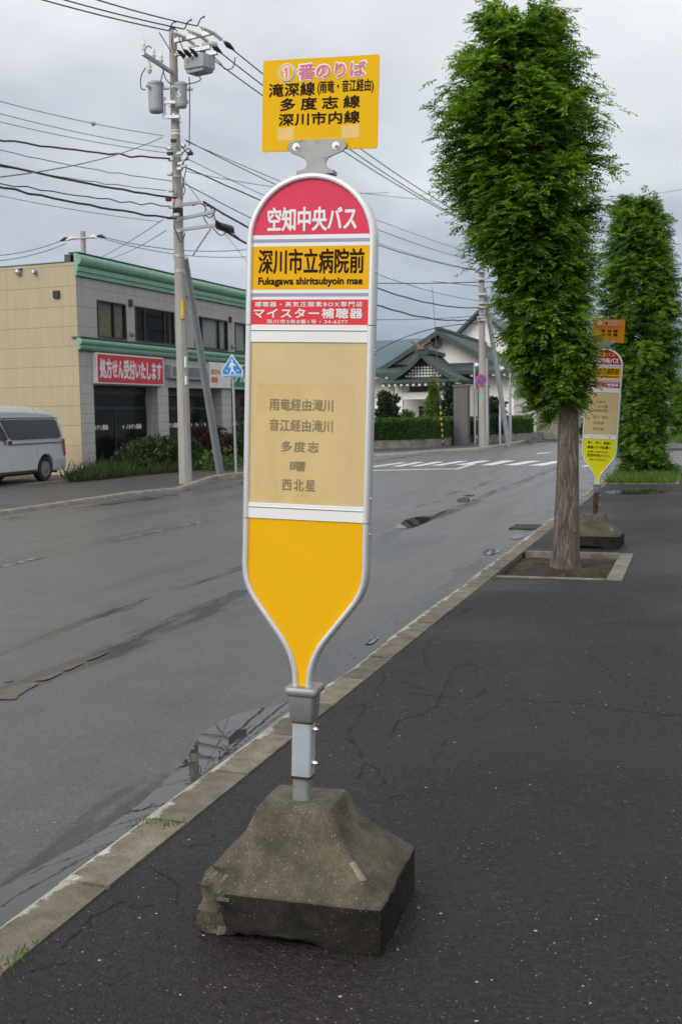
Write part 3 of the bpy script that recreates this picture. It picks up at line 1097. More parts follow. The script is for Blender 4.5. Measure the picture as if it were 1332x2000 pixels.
crack([(790, 1352), (857, 1361), (930, 1363), (1000, 1366), (1080, 1371), (1130, 1374), (1250, 1391), (1332, 1400)], 0.006)
crack([(857, 1361), (876, 1325), (890, 1300), (920, 1296)], 0.007)
crack([(857, 1361), (856, 1378), (815, 1398), (775, 1407), (760, 1440)], 0.007)
crack([(830, 1300), (827, 1278), (836, 1258), (842, 1247)], 0.007)
crack([(700, 1405), (716, 1370), (745, 1358), (738, 1345)], 0.005)
crack([(672, 1440), (700, 1460), (712, 1490), (700, 1520)], 0.006)
crack([(840, 1495), (858, 1470), (870, 1445)], 0.005)
crack([(760, 1560), (800, 1552), (830, 1540)], 0.004)
crack([(880, 1208), (905, 1196), (930, 1185)], 0.006)
crack([(820, 1345), (800, 1335), (770, 1330)], 0.004)
crack([(370, 1655), (400, 1650), (440, 1640)], 0.004)
crack([(120, 1850), (180, 1790), (240, 1760)], 0.005)
for l_ in ([(905, 1196), (915, 1182), (906, 1172)], [(890, 1300), (912, 1312), (945, 1308)], [(842, 1247), (860, 1238), (872, 1222)], [(738, 1345), (752, 1325), (748, 1312)],
           [(716, 1370), (700, 1380), (676, 1384)], [(712, 1490), (735, 1500), (752, 1520), (748, 1545)], [(690, 1412), (680, 1430), (690, 1452)], [(930, 1363), (948, 1345)],
           [(300, 1700), (330, 1712), (352, 1740), (344, 1765)], [(240, 1760), (262, 1772), (300, 1768)], [(60, 1900), (110, 1880), (150, 1885)], [(180, 1790), (172, 1818)]):
    crack(l_, 0.005)
struct(m.build('pavement_crack', M['crack']))

# loose grit on the pavement
gr = random.Random(5)
m = MB()
for _ in range(420):
    yy = 2.4 + 9.5 * gr.random() ** 1.6
    xx = KX + (0.03 + 4.2 * gr.random() ** (2.2 if gr.random() < 0.5 else 1.0))
    if PIT[0] - 0.05 < xx < PIT[1] + 0.15 and PIT[2] - 0.1 < yy:
        continue
    r_ = gr.uniform(0.0018, 0.0042) * (1.7 if gr.random() < 0.06 else 1)
    c_ = gr.choice((0, 0, 1, 1, 2, 3))
    a_ = gr.uniform(0, 3.1)
    k_ = len(m.v)
    m.sphere((0, 0, 0), r_, 6, 4, c_, (1.0, gr.uniform(0.6, 0.9), gr.uniform(0.5, 0.8)))
    for q_ in range(k_, len(m.v)):
        x_, y_, z_ = m.v[q_]
        j_ = 1 + 0.25 * noise.noise(Vector((x_ * 900 + yy, y_ * 900, z_ * 900)))
        m.v[q_] = (xx + (x_ * math.cos(a_) - y_ * math.sin(a_)) * j_, yy + (x_ * math.sin(a_) + y_ * math.cos(a_)) * j_, r_ * 0.5 + z_ * j_)
tag(m.build('grit', [M['edging'], M['crack'], M['kerb_worn'], M['wood']]), 'loose grit and tiny pebbles lying on the dark pavement', 'grit', None, 'stuff')

# distant mountains
m = MB()
NXm, NYm = 150, 14
vs = []
for j in range(NYm + 1):
    for i in range(NXm + 1):
        az = R(-75 + 125 * i / NXm)
        d = 3600 + 1900 * j / NYm
        prof = 330 + 60 * noise.noise(Vector((az * 3.0, 0.3, 2))) + 30 * noise.noise(Vector((az * 11, 3, 1)))
        prof *= 1.0 + 0.25 * math.exp(-((az - R(1)) / 0.22) ** 2)
        h = prof * math.sin(0.5 * math.pi * min(1, j / NYm * 1.3)) + 30 * noise.noise(Vector((az * 30, j * 0.7, 5))) * (j / NYm)
        vs.append((math.sin(az) * d, math.cos(az) * d, h - 5))
fs = [(j * (NXm + 1) + i, j * (NXm + 1) + i + 1, (j + 1) * (NXm + 1) + i + 1, (j + 1) * (NXm + 1) + i) for j in range(NYm) for i in range(NXm)]
m.add(vs, fs)
struct(m.build('mountain', M['mountain'], smooth=80))


# ================================================================== BUS STOP SIGNS
def arc(cx, cz, r, a0, a1, n):
    return [(cx + r * math.cos(R(a0 + (a1 - a0) * i / n)), cz + r * math.sin(R(a0 + (a1 - a0) * i / n))) for i in range(n + 1)]


def half_outline():
    """right half of the outer outline, bottom to spring line (x, z)"""
    ctrl = [(0.031, 0.340), (0.032, 0.385), (0.038, 0.435), (0.063, 0.497), (0.117, 0.571), (0.172, 0.645), (0.196, 0.695), (0.204, 0.745), (0.204, 0.80)]
    out = []
    for i in range(len(ctrl) - 1):
        p0, p1, p2, p3 = (Vector(ctrl[min(max(i + k - 1, 0), len(ctrl) - 1)]) for k in range(4))
        for j in range(6):
            t = j / 6
            q = 0.5 * ((2 * p1) + (-p0 + p2) * t + (2 * p0 - 5 * p1 + 4 * p2 - p3) * t * t + (-p0 + 3 * p1 - 3 * p2 + p3) * t ** 3)
            out.append((q.x, q.y))
    out.append(ctrl[-1])
    return out


HALF = half_outline()
ARCH_Z, ARCH_R = 1.752, 0.204


def inset(path, d):
    res = []
    for i, p in enumerate(path):
        a = Vector(path[max(i - 1, 0)])
        b = Vector(path[min(i + 1, len(path) - 1)])
        t = (b - a).normalized()
        res.append((p[0] - t.y * d, p[1] + t.x * d))
    return res


def sweep_frame(mb, path, m=0):
    """round-nosed channel section swept along a path in the xz plane, front half then back half"""
    prof_f = [(0.0, -0.0015), (0.0, -0.016), (0.0015, -0.023), (0.006, -0.0275), (0.012, -0.0285), (0.0175, -0.0265), (0.020, -0.021), (0.020, -0.0015)]
    for sgn in (1, -1):
        prof = [(o, yy * sgn) for o, yy in prof_f]
        vs, fs = [], []
        n = len(prof)
        for i, p in enumerate(path):
            a = Vector(path[max(i - 1, 0)])
            b = Vector(path[min(i + 1, len(path) - 1)])
            t = (b - a).normalized()
            nx, nz = -t.y, t.x            # to the inner side when the path runs counter-clockwise
            for o, yy in prof:
                vs.append((p[0] + nx * o, yy, p[1] + nz * o))
        for i in range(len(path) - 1):
            for k in range(n):
                k2 = (k + 1) % n
                fs.append((i * n + k, i * n + k2, (i + 1) * n + k2, (i + 1) * n + k))
        fs.append(tuple(range(n)))
        fs.append(tuple((len(path) - 1) * n + k for k in reversed(range(n))))
        mb.add(vs, fs, m)


def rrect(x0, x1, z0, z1, r, n=5):
    pts = []
    for cx, cz, a in ((x1 - r, z0 + r, -90), (x1 - r, z1 - r, 0), (x0 + r, z1 - r, 90), (x0 + r, z0 + r, 180)):
        pts += arc(cx, cz, r, a, a + 90, n)
    return pts


def base_mesh():
    """flared concrete foot with a broken corner and a worn lower edge"""
    ns = 34
    rows = [(0.0, 0.985), (0.012, 1.0), (0.024, 1.0), (0.036, 1.0), (0.05, 1.0), (0.064, 1.0), (0.078, 1.0), (0.092, 1.0), (0.106, 1.0), (0.12, 1.0), (0.132, 1.0), (0.142, 0.999), (0.148, 0.994), (0.152, 0.985), (0.159, 0.96),
            (0.168, 0.93), (0.186, 0.865), (0.205, 0.795), (0.225, 0.725), (0.245, 0.66), (0.265, 0.60), (0.285, 0.55), (0.305, 0.506), (0.325, 0.470), (0.345, 0.438), (0.362, 0.412), (0.374, 0.396), (0.380, 0.378)]
    per = []
    for s in range(4):
        for i in range(ns):
            t = -1 + 2 * i / ns
            per.append({0: (t, -1), 1: (1, t), 2: (-t, 1), 3: (-1, -t)}[s])
    hx, hy = 0.305, 0.250
    cx0, cy0 = 0.0, 0.0
    vs, fs, ms = [], [], []
    n = len(per)
    for z, k in rows:
        for (u, w) in per:
            g = min(1, max(0, (z - 0.15) / 0.23))
            x = cx0 - 0.020 + u * hx * k - 0.007 * g
            yv = cy0 + w * hy * k - 0.002 * g
            q = Vector((x * 9, yv * 9, z * 9))
            d = 0.005 * noise.noise(q) + 0.004 * noise.noise(q * 3.3) + 0.0018 * noise.noise(q * 9)
            edge = (abs(u) > 0.95 and abs(w) > 0.95)
            if edge:
                d -= 0.006 + 0.006 * noise.noise(Vector((z * 40, u, w)))
            rr = Vector((u, w)).normalized()
            x += rr.x * d
            yv += rr.y * d
            # the broken corner, front left
            cd = math.hypot(u + 1, w + 1)
            if z < 0.20:
                chip = max(0.0, 1 - cd / 0.5) ** 0.7 * (0.7 + 0.7 * noise.noise(Vector((u * 6, w * 6, z * 20))) + 0.35 * noise.noise(Vector((u * 19, w * 19, z * 60))))
                x += 0.034 * chip
                yv += 0.040 * chip
            zz = z
            if z < 0.05 and w < -0.9 and -0.72 < u < 0.42:
                zz += 0.030 * (1 - z / 0.05) * math.sin(math.pi * (u + 0.72) / 1.14) ** 0.5 * (0.8 + 0.5 * noise.noise(Vector((u * 9, 1, 2))))
            vs.append((x, yv, zz + 0.003 * noise.noise(q * 2)))
    for r_ in range(len(rows) - 1):
        for i in range(n):
            j = (i + 1) % n
            fs.append((r_ * n + i, r_ * n + j, (r_ + 1) * n + j, (r_ + 1) * n + i))
            u, w = per[i]
            cd = math.hypot(u + 1, w + 1)
            z = rows[r_][0]
            if u > 0.91 + 0.07 * noise.noise(Vector((z * 34, 2, 9))) and w < -0.9 and 0.162 < z < 0.262 and noise.noise(Vector((z * 26, 4, 3))) > -0.05:
                ms.append(3)
            elif cd < 0.30 + 0.25 * noise.noise(Vector((u * 5, w * 5, z * 30))) and 0.0 <= z < 0.17:
                ms.append(0 if noise.noise(Vector((u * 9, w * 9, z * 30))) > -0.05 else 2)
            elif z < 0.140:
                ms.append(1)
            else:
                ms.append(0)
    top = len(vs)
    last = (len(rows) - 1) * n
    vs.append((-0.027, -0.002, 0.381))
    for i in range(n):
        fs.append((last + i, last + (i + 1) % n, top))
        ms.append(0)
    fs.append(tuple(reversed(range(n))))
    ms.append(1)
    return vs, fs, ms


BASE = base_mesh()


def bus_stop(loc, rz_base, yaw, lean, S, near):
    root = empty('bus_stop_sign', loc, 0.0)
    # concrete foot
    mb = MB()
    mb.v, mb.f, mb.m = [tuple(Matrix.Rotation(rz_base, 3, 'Z') @ Vector(p)) for p in BASE[0]], list(BASE[1]), list(BASE[2])
    mb.build('concrete_base', [M['block'], M['block_shaded'], M['block_chip'], M['chip_pale']], root, smooth=38)
    T = Matrix.Translation((-0.0275, -0.022, 0.378)) @ Matrix.Rotation(yaw, 4, 'Z') @ Matrix.Rotation(lean, 4, 'Y')

    def fin(mb_, name, mats, parent=root, **kw):
        return mb_.xform(T).build(name, mats, parent, **kw)

    # post
    mb = MB()
    mb.prism(rrect(-0.026, 0.030, -0.022, 0.022, 0.014), -0.02, 0.082, 'xy')
    fin(mb, 'post_stub', S['stub'], smooth=40)
    mb = MB()
    mb.prism(rrect(-0.028, 0.036, -0.030, 0.030, 0.009), 0.078, 0.285, 'xy')
    post = fin(mb, 'post', S['post'], smooth=40)
    if near:
        for za, zb in ((0.076, 0.084), (0.256, 0.266)):
            mb = MB()
            mb.prism(rrect(-0.0295, 0.0375, -0.0315, 0.0315, 0.009), za, zb, 'xy')
            fin(mb, 'rust_band', M['rust'], post, smooth=40)
    for z in (0.235, 0.125):
        mb = MB()
        mb.cyl((0.034, -0.004, z), (0.039, -0.004, z), 0.011, n=16)
        mb.cyl((0.039, -0.004, z), (0.047, -0.004, z), 0.0075, n=6)
        mb.cyl((0.047, -0.004, z), (0.053, -0.004, z), 0.004, n=10)
        fin(mb, 'bolt', M['bolt'], post, smooth=40)
    # socket holding the head
    mb = MB()
    ring = []
    for z, hx, hy in ((0.262, 0.036, 0.036), (0.268, 0.039, 0.040), (0.345, 0.043, 0.044), (0.350, 0.050, 0.051), (0.356, 0.0535, 0.054), (0.366, 0.0535, 0.054), (0.373, 0.050, 0.051), (0.374, 0.042, 0.040)):
        ring.append([(x + 0.004, y_, z) for x, y_ in rrect(-hx, hx, -hy, hy, 0.012, 4)])
    n = len(ring[0])
    fs = [tuple(reversed(range(n))), tuple((len(ring) - 1) * n + k for k in range(n))]
    for i in range(len(ring) - 1):
        for k in range(n):
            k2 = (k + 1) % n
            fs.append((i * n + k, i * n + k2, (i + 1) * n + k2, (i + 1) * n + k))
    mb.add([p for r_ in ring for p in r_], fs)
    mb.cyl((0.046, -0.002, 0.315), (0.050, -0.002, 0.315), 0.005, n=10)
    fin(mb, 'socket', M['alu_dark'], smooth=40)

    # frame in three lengths with open joints
    zj1, zj2 = 0.900, 1.500
    low = HALF + [(0.204, zj1 - 0.0012)]
    mid = [(0.204, zj1 + 0.0012), (0.204, 1.2), (0.204, zj2 - 0.0012)]
    topp = [(0.204, zj2 + 0.0012), (0.204, 1.62)] + arc(0, ARCH_Z, ARCH_R, 0, 180, 40) + [(-0.204, 1.62), (-0.204, zj2 + 0.0012)]
    mb = MB()
    sweep_frame(mb, low)
    sweep_frame(mb, [(-x, z) for x, z in reversed(low)])
    sweep_frame(mb, mid)
    sweep_frame(mb, [(-x, z) for x, z in reversed(mid)])
    sweep_frame(mb, topp)
    frame = fin(mb, 'frame', M['alu'], smooth=45)
    # dark core seen in the seam between the two halves
    mb = MB()
    full = HALF + [(0.204, zj1), (0.204, zj2)] + arc(0, ARCH_Z, ARCH_R, 0, 180, 40) + [(-0.204, zj2), (-0.204, zj1)] + [(-x, z) for x, z in reversed(HALF)]
    ins = inset(full, 0.004)
    mb.prism(ins, -0.0125, 0.0125, 'xz')
    fin(mb, 'core', M['seam'], frame)
    for z in (1.425, 1.418, 0.975, 0.865, 1.66):
        mb = MB()
        mb.cyl((0.204, -0.008 if z != 1.418 else 0.009, z), (0.2075, -0.008 if z != 1.418 else 0.009, z), 0.0042, n=10)
        fin(mb, 'screw', M['bolt'], frame, smooth=40)

    hw = 0.1855
    yf = -0.019

    def panel(name, poly, mats, y0=yf, y1=-0.0128, parent=root, **kw):
        b_ = MB()
        b_.prism(poly, y1, y0, 'xz')
        return fin(b_, name, mats, parent, **kw)

    def letters(parent, items, mat_, y=yf - 0.0005):
        b_ = MB()
        for it in items:
            put_text(b_, it[0], it[1], it[2], it[3], it[4], y, 0, it[5] if len(it) > 5 else 0.0, it[6] if len(it) > 6 else 1.0)
        return fin(b_, 'lettering', mat_, parent)

    # header
    zc = 1.7725
    hdr = [(hw, zc)] + arc(0, ARCH_Z, hw, 6.2, 173.8, 40) + [(-hw, zc)]
    hp = panel('header_panel', hdr, S['header'])
    for mt, items in S['header_text']:
        letters(hp, items, mt)
    # stripes
    for z0, z1 in ((1.738, 1.7722), (1.5775, 1.6075)):
        sp_ = panel('stripe_panel', [(-hw, z0), (hw, z0), (hw, z1), (-hw, z1)], M['white'])
        zm = (z0 + z1) / 2
        panel('stripe', [(-hw + 0.001, zm - 0.0055), (hw - 0.001, zm - 0.0055), (hw - 0.001, zm + 0.0045), (-hw + 0.001, zm + 0.0045)], M['bluegrey'], yf - 0.0006, yf - 0.0001, sp_)
    npn = panel('name_panel', [(-hw, 1.6077), (hw, 1.6077), (hw, 1.7378), (-hw, 1.7378)], S['name'])
    letters(npn, [('深川市立病院前', -hw + 2 * hw * 0.055, -hw + 2 * hw * 0.955, 1.655, 1.7305, 0.0013), ('Fukagawa shiritsubyoin mae', -hw + 2 * hw * 0.057, -hw + 2 * hw * 0.945, 1.616, 1.645, 0.0010)], M['ink'])
    ap = panel('advert_panel', [(-hw, 1.5015), (hw, 1.5015), (hw, 1.5773), (-hw, 1.5773)], S['ad'])
    az = lambda f: 1.5773 - 0.0758 * f
    ax = lambda f: -hw + 2 * hw * f
    letters(ap, [('補聴器・高気圧酸素BOX専門店', ax(0.03), ax(0.95), az(0.29), az(0.08), 0.0004, 1.25), ('マイスター補聴器', ax(0.02), ax(0.953), az(0.75), az(0.34), 0.0010, 1.15),
                 ('深川市3条8番1号・34-6377', ax(0.135), ax(0.83), az(0.96), az(0.79), 0.0003, 1.15)], M['white'])
    # rails
    for z0, z1 in ((1.448, 1.5010), (0.9005, 0.950)):
        b_ = MB()
        b_.box(-hw, hw, -0.0225, -0.0128, z0, z1)
        b_.box(-hw, hw, -0.0240, -0.0128, z0 + 0.036, z0 + 0.0385)
        rl = fin(b_, 'rail', M['white'], bevel=0.0015)
        b_ = MB()
        b_.box(-hw + 0.002, hw - 0.002, -0.0228, -0.0223, z0 + 0.0335, z0 + 0.0350)
        fin(b_, 'rail_groove', M['seam'], rl)
        if not near and z0 < 1:
            for xx in (-0.09, 0.11):
                b_ = MB()
                b_.cyl((xx, -0.022, z0 + 0.02), (xx, -0.026, z0 + 0.02), 0.006, n=10)
                fin(b_, 'screw', M['rust'], rl)
    # timetable
    tt = panel('timetable_panel', [(-hw, 0.9505), (hw, 0.9505), (hw, 1.4475), (-hw, 1.4475)], M['beige'])
    tx = lambda f: -hw + 2 * hw * f
    tz = lambda f: 1.4475 - 0.497 * f
    pp = panel('paper', [(tx(0.057), tz(0.998)), (tx(0.886), tz(0.998)), (tx(0.886), tz(0.252)), (tx(0.057), tz(0.252))], M['paper'] if near else M['beige'], yf - 0.0003, yf - 0.0001, tt)
    letters(tt, [(s_, tx(a), tx(b), tz(d), tz(c), 0.00045, sp2) for s_, a, b, c, d, sp2 in S['times']], M['faint'], yf - 0.0009)
    # lower panel
    lowi = inset(HALF, 0.0185)
    rr = [(x, z) for x, z in lowi if z > 0.352]
    poly = [(hw, 0.8995)] + [(x, z) for x, z in reversed(rr)] + [(-x, z) for x, z in rr] + [(-hw, 0.8995)]
    poly = list(reversed(poly))
    lp = panel('lower_panel', poly, S['lower'])
    if S.get('lower_text'):
        for mt, items in S['lower_text']:
            letters(lp, items, mt)
    # back sheet
    bk = inset(full, 0.0185)
    bk = [(x, z) for x, z in bk if z > 0.352]
    panel('back_panel', bk, M['white'], 0.019, 0.0128)
    # bracket on top
    cxb = 0.010
    half = [(0.034, 1.953), (0.052, 1.957), (0.056, 1.963), (0.034, 1.972), (0.029, 1.985), (0.036, 1.999), (0.058, 2.009), (0.080, 2.017), (0.091, 2.028), (0.093, 2.040), (0.085, 2.050), (0.068, 2.0545), (0.03, 2.0555)]
    poly = [(cxb + x, z) for x, z in half] + [(cxb - x, z) for x, z in reversed(half)]
    b_ = MB()
    b_.prism(poly, -0.008, -0.0015, 'xz')
    b_.box(cxb - 0.058, cxb + 0.058, -0.022, 0.022, 1.9505, 1.9625)
    br = fin(b_, 'bracket', M['alu_dark'], bevel=0.0015)
    for xx in (cxb - 0.064, cxb + 0.060):
        b_ = MB()
        b_.cyl((xx, -0.008, 2.0345), (xx, -0.0095, 2.0345), 0.0115, n=20)
        b_.cyl((xx, -0.0095, 2.0345), (xx, -0.0155, 2.0345), 0.0075, n=6)
        b_.cyl((xx, -0.0155, 2.0345), (xx, -0.020, 2.0345), 0.0042, n=10)
        fin(b_, 'bolt', M['bolt'], br, smooth=40)
    # number board
    x0, x1, z0, z1 = -0.166, 0.196, 2.025, 2.2955
    b_ = MB()
    b_.prism(rrect(x0, x1, z0, z1, 0.008), 0.0035, 0.0, 'xz')
    bd = fin(b_, 'number_board', S['board'], bevel=0.0006)
    fx = lambda f: x0 + (x1 - x0) * f
    fz = lambda f: z1 - (z1 - z0) * f
    for mt, yy, items in S['board_text']:
        letters(bd, [(s_, fx(a), fx(b), fz(d), fz(c), bold, sp2) for s_, a, b, c, d, bold, sp2 in items], mt, yy)
    if near:
        for rr_, mt, yy in ((0.0282, M['white'], -0.0004), (0.0258, M['ringviolet'], -0.0021), (0.0232, M['white'], -0.0024), (0.0212, M['yellow_board'], -0.0027)):
            b_ = MB()
            c0 = arc(fx(0.208), fz(0.147), rr_, 0, 360, 36)[:-1]
            b_.add([(x, yy, z) for x, z in c0], [tuple(range(len(c0)))])
            fin(b_, 'number_ring', mt, bd)
        cx_, cz_ = fx(0.208), fz(0.147)
        for g_, mt, y0_, y1_ in ((0.0036, M['white'], -0.0033, -0.0029), (0.0, M['pink'], -0.0039, -0.0035)):
            b_ = MB()
            b_.prism([(cx_ - 0.0028 - g_, cz_ - 0.0150 - g_ * 0.6), (cx_ + 0.0042 + g_, cz_ - 0.0150 - g_ * 0.6), (cx_ + 0.0042 + g_, cz_ + 0.0145 + g_ * 0.6), (cx_ - 0.0010, cz_ + 0.0145 + g_ * 0.6),
                      (cx_ - 0.0085 - g_, cz_ + 0.0095 + g_ * 0.4), (cx_ - 0.0085 - g_, cz_ + 0.0058 - g_ * 0.8), (cx_ - 0.0028 - g_, cz_ + 0.0070 - g_ * 0.8)], y1_, y0_, 'xz')
            fin(b_, 'numeral', mt, bd)
        for a, b2 in ((0.135, 0.285), (0.69, 0.85)):
            b_ = MB()
            b_.prism([(fx(a), fz(0.885)), (fx(b2 - 0.005), fz(0.88)), (fx(b2), fz(0.735)), (fx(a), fz(0.745))], -0.0004, -0.0001, 'xz')
            fin(b_, 'sticker', M['patch'], bd)
    else:
        b_ = MB()
        c0 = arc(fx(0.20), fz(0.15), 0.024, 0, 360, 28)[:-1]
        b_.add([(x, -0.0005, z) for x, z in c0], [tuple(range(len(c0)))])
        fin(b_, 'number_ring', M['white'], bd)
    return root


S1 = dict(stub=M['alu_dark'], post=M['pole_blue'], header=M['red'], name=M['yellow_name'], ad=M['red_ad'], lower=M['yellow'], board=M['yellow_board'],
          header_text=[(M['white'], [('空知中央バス', -0.138, 0.143, 1.782, 1.855, 0.0018)])],
          times=[('雨竜経由滝川', 0.172, 0.72, 0.345, 0.42, 1.0), ('音江経由滝川', 0.172, 0.72, 0.472, 0.548, 1.0), ('多度志', 0.28, 0.605, 0.608, 0.675, 1.25), ('曙', 0.36, 0.495, 0.735, 0.795, 1.0), ('西北星', 0.292, 0.582, 0.845, 0.918, 1.2)],
          board_text=[(M['white'], -0.0004, [('番のりば', 0.295, 0.90, 0.045, 0.245, 0.0042, 1.0)]),
                      (M['pink'], -0.0020, [('番のりば', 0.310, 0.885, 0.060, 0.230, 0.0011, 1.0)]),
                      (M['ink'], -0.0004, [('滝深線', 0.055, 0.458, 0.255, 0.405, 0.0011, 1.05), ('(雨竜・音江経由)', 0.478, 0.955, 0.250, 0.405, 0.0006, 1.0),
                                           ('多度志線', 0.155, 0.845, 0.420, 0.560, 0.0011, 1.5), ('深川市内線', 0.145, 0.845, 0.585, 0.725, 0.0011, 1.05)])])
S2 = dict(stub=M['rust'], post=M['rust'], header=M['red_dark'], name=M['yellow_name'], ad=M['red_dark'], lower=M['lemon'], board=M['orange_board'],
          header_text=[(M['signyellow'], [('高速バス', -0.105, 0.11, 1.862, 1.912, 0.0014)]), (M['white'], [('空知中央バス', -0.15, 0.155, 1.785, 1.85, 0.0024)])],
          times=[('多度志', 0.30, 0.60, 0.20, 0.25, 1.0), ('一已方面', 0.25, 0.68, 0.30, 0.37, 1.0), ('豊郷方面', 0.25, 0.68, 0.40, 0.46, 1.0), ('旭川・納内', 0.23, 0.70, 0.55, 0.62, 1.0), ('深旭線', 0.26, 0.60, 0.69, 0.76, 1.1), ('沼田線', 0.26, 0.60, 0.83, 0.90, 1.1)],
          lower_text=[(M['ink'], [('速く、安く、快適に', -0.135, 0.135, 0.838, 0.872, 0.0010), ('高速バスで札幌へ', -0.135, 0.135, 0.782, 0.818, 0.0010), ('お問い合わせは…', -0.13, 0.13, 0.735, 0.759, 0.0006), ('空知中央バスへ', -0.135, 0.13, 0.686, 0.723, 0.0011), ('TEL 0164-23-3111', -0.105, 0.10, 0.642, 0.668, 0.0003)])],
          board_text=[(M['white'], -0.0004, [('番のりば', 0.335, 0.86, 0.06, 0.265, 0.0060, 1.0)]),
                      (M['ink_red'], -0.0020, [('番のりば', 0.35, 0.845, 0.075, 0.25, 0.0022, 1.0), ('2', 0.175, 0.225, 0.09, 0.22, 0.0015, 1.0)]),
                      (M['npred'], -0.0004, [('高速バス', 0.07, 0.55, 0.27, 0.40, 0.0012, 1.0), ('(札幌・旭川行)', 0.56, 0.95, 0.28, 0.39, 0.0006, 1.0)]),
                      (M['ink'], -0.0004, [('深旭線', 0.26, 0.79, 0.43, 0.56, 0.0016, 1.9), ('沼田線', 0.26, 0.79, 0.59, 0.72, 0.0016, 1.9)])])

sign1 = bus_stop((-1.1675, 3.245, 0), R(2.5), R(3.55), R(2.3), S1, True)
tag(sign1, 'near bus stop pole with mustard number board, pink arch and plain amber lower panel', 'bus stop sign', 'bus stop signs along the kerb')
p2 = gnd(1168, 1062, 0)
sign2 = bus_stop((-1.13, 13.35, 0), R(-4), R(1.0), R(3.6), S2, False)
tag(sign2, 'farther bus stop pole with orange board and lemon yellow lettered lower panel', 'bus stop sign', 'bus stop signs along the kerb')
# ================================================================== TREES AND PLANTS
LAT = Vector((math.cos(R(17.975)), math.sin(R(17.975)), 0))      # the viewer's right, on the ground


def lerp_tab(tab, v):
    if v <= tab[0][0]:
        return tab[0][1:]
    for a, b in zip(tab, tab[1:]):
        if v <= b[0]:
            t = (v - a[0]) / (b[0] - a[0])
            return tuple(a[k] + (b[k] - a[k]) * t for k in range(1, len(a)))
    return tab[-1][1:]


def trunk_mesh(mb, base, axis, r0, h, n=44, rows=70, flare=0.24, lobes=0.15, seed=0):
    """tapered trunk with fused stems and stringy bark; axis(z) gives the sideways shift"""
    vs, fs = [], []
    for j in range(rows + 1):
        z = h * j / rows
        t = j / rows
        r = r0 * (1 - 0.5 * t) * (1 + 0.0 * flare)
        ox, oy = axis(z)
        for k in range(n):
            a = 2 * math.pi * k / n
            q = Vector((math.cos(a) * 2.2, math.sin(a) * 2.2, z * 0.5 + seed))
            rr = r * (1 + lobes * noise.noise(q) + 0.075 * noise.noise(Vector((math.cos(a) * 9, math.sin(a) * 9, z * 1.1 + seed))))
            rr *= 1 + flare * math.exp(-z / 0.20) * (0.75 + 0.55 * math.sin(4 * a + 0.6))
            rr *= 1 - 0.30 * math.exp(-((a - 4.75 - 0.25 * z) / 0.20) ** 2) * math.exp(-z / 0.9)
            vs.append((base[0] + ox + math.cos(a) * rr, base[1] + oy + math.sin(a) * rr, base[2] - 0.08 + z))
    for j in range(rows):
        for k in range(n):
            k2 = (k + 1) % n
            fs.append((j * n + k, j * n + k2, (j + 1) * n + k2, (j + 1) * n + k))
    fs.append(tuple(reversed(range(n))))
    mb.add(vs, fs)


def column_tree(name, base, tab, r0, label, mat, seed, nb, per, sprayL, leafL, K=9, trunk_h=None, group=None, tips=0.22):
    """clipped dawn redwood: tab rows are (height, sideways centre, half width)"""
    rng = np.random.default_rng(seed)
    root = empty(name, base)
    tag(root, label, 'tree', group)
    top = tab[-1][0]
    low = tab[0][0]

    def axis(z):
        g = min(1.0, max(0.0, (z - low) / 1.2))
        c = lerp_tab(tab, max(z, low))[0] * g + 0.03 * min(1.0, z / max(low, 0.5)) * (1 - g)
        return LAT.x * c, LAT.y * c
    mb = MB()
    trunk_mesh(mb, (0, 0, 0), axis, r0, trunk_h or top * 0.93, seed=seed, n=44 if r0 > 0.1 else 20)
    mb.build('trunk', M['bark'], root, smooth=75)
    limbs = MB()
    P, D, Lg, T = [], [], [], []
    for i in range(nb):
        z = low + (top - low) * ((i + rng.uniform(0, 1)) / nb) ** 0.96
        c, hw = lerp_tab(tab, z)
        az = i * 2.399963 + rng.normal(0, 0.5)
        # side branches reach the clipped outline, unevenly
        rad = hw * rng.uniform(0.72, 1.05)
        if rng.random() < tips:
            rad *= rng.uniform(1.06, 1.24)
        o = Vector((math.cos(az), math.sin(az), 0))
        c0 = LAT * lerp_tab(tab, max(low, z - 0.25 * hw))[0]
        st = Vector((c0.x, c0.y, z - 0.22 * hw - 0.05))
        en = LAT * c + o * rad + Vector((0, 0, z + rng.normal(0.02, 0.10)))
        mid = st.lerp(en, 0.55) + Vector((0, 0, 0.07 * hw))
        limbs.tube([st, mid, en], [0.014, 0.008, 0.003], 4, 0, False)
        clump = rng.uniform(0, 1)
        for s in range(per):
            t = 0.30 + 0.72 * (s + rng.uniform(0, 1)) / per
            p = st.lerp(mid, t / 0.55) if t < 0.55 else mid.lerp(en, (t - 0.55) / 0.45)
            sp = 0.135 * hw * (0.35 + t)
            p = p + Vector((rng.normal(0, sp * 0.55), rng.normal(0, sp * 0.55), rng.normal(0, sp * 0.55)))
            sd_ = o * (0.65 + 0.4 * t) + Vector((rng.normal(0, 0.5), rng.normal(0, 0.5), rng.normal(0.12, 0.32)))
            P.append(p)
            D.append(sd_)
            Lg.append(sprayL * rng.uniform(0.65, 1.3))
            T.append(min(1, max(0, 0.08 + 0.62 * clump ** 1.3 + 0.16 * rng.normal() + 0.12 * (z - low) / (top - low))))
    # tufts at the crown's top
    c, hw = tab[-1][1], tab[-1][2]
    V, F = fronds(np.array([tuple(p) for p in P]), np.array([tuple(d) for d in D]), np.array(Lg), K, leafL, leafL * 0.36, 0.28, rng)
    tint = np.repeat(np.array(T), K * 2 * 4) + rng.normal(0, 0.08, len(P) * K * 2).repeat(4)
    fast_mesh('crown', V, F, mat, root, np.clip(tint, 0, 1))
    limbs.build('limbs', M['twig'], root)
    return root


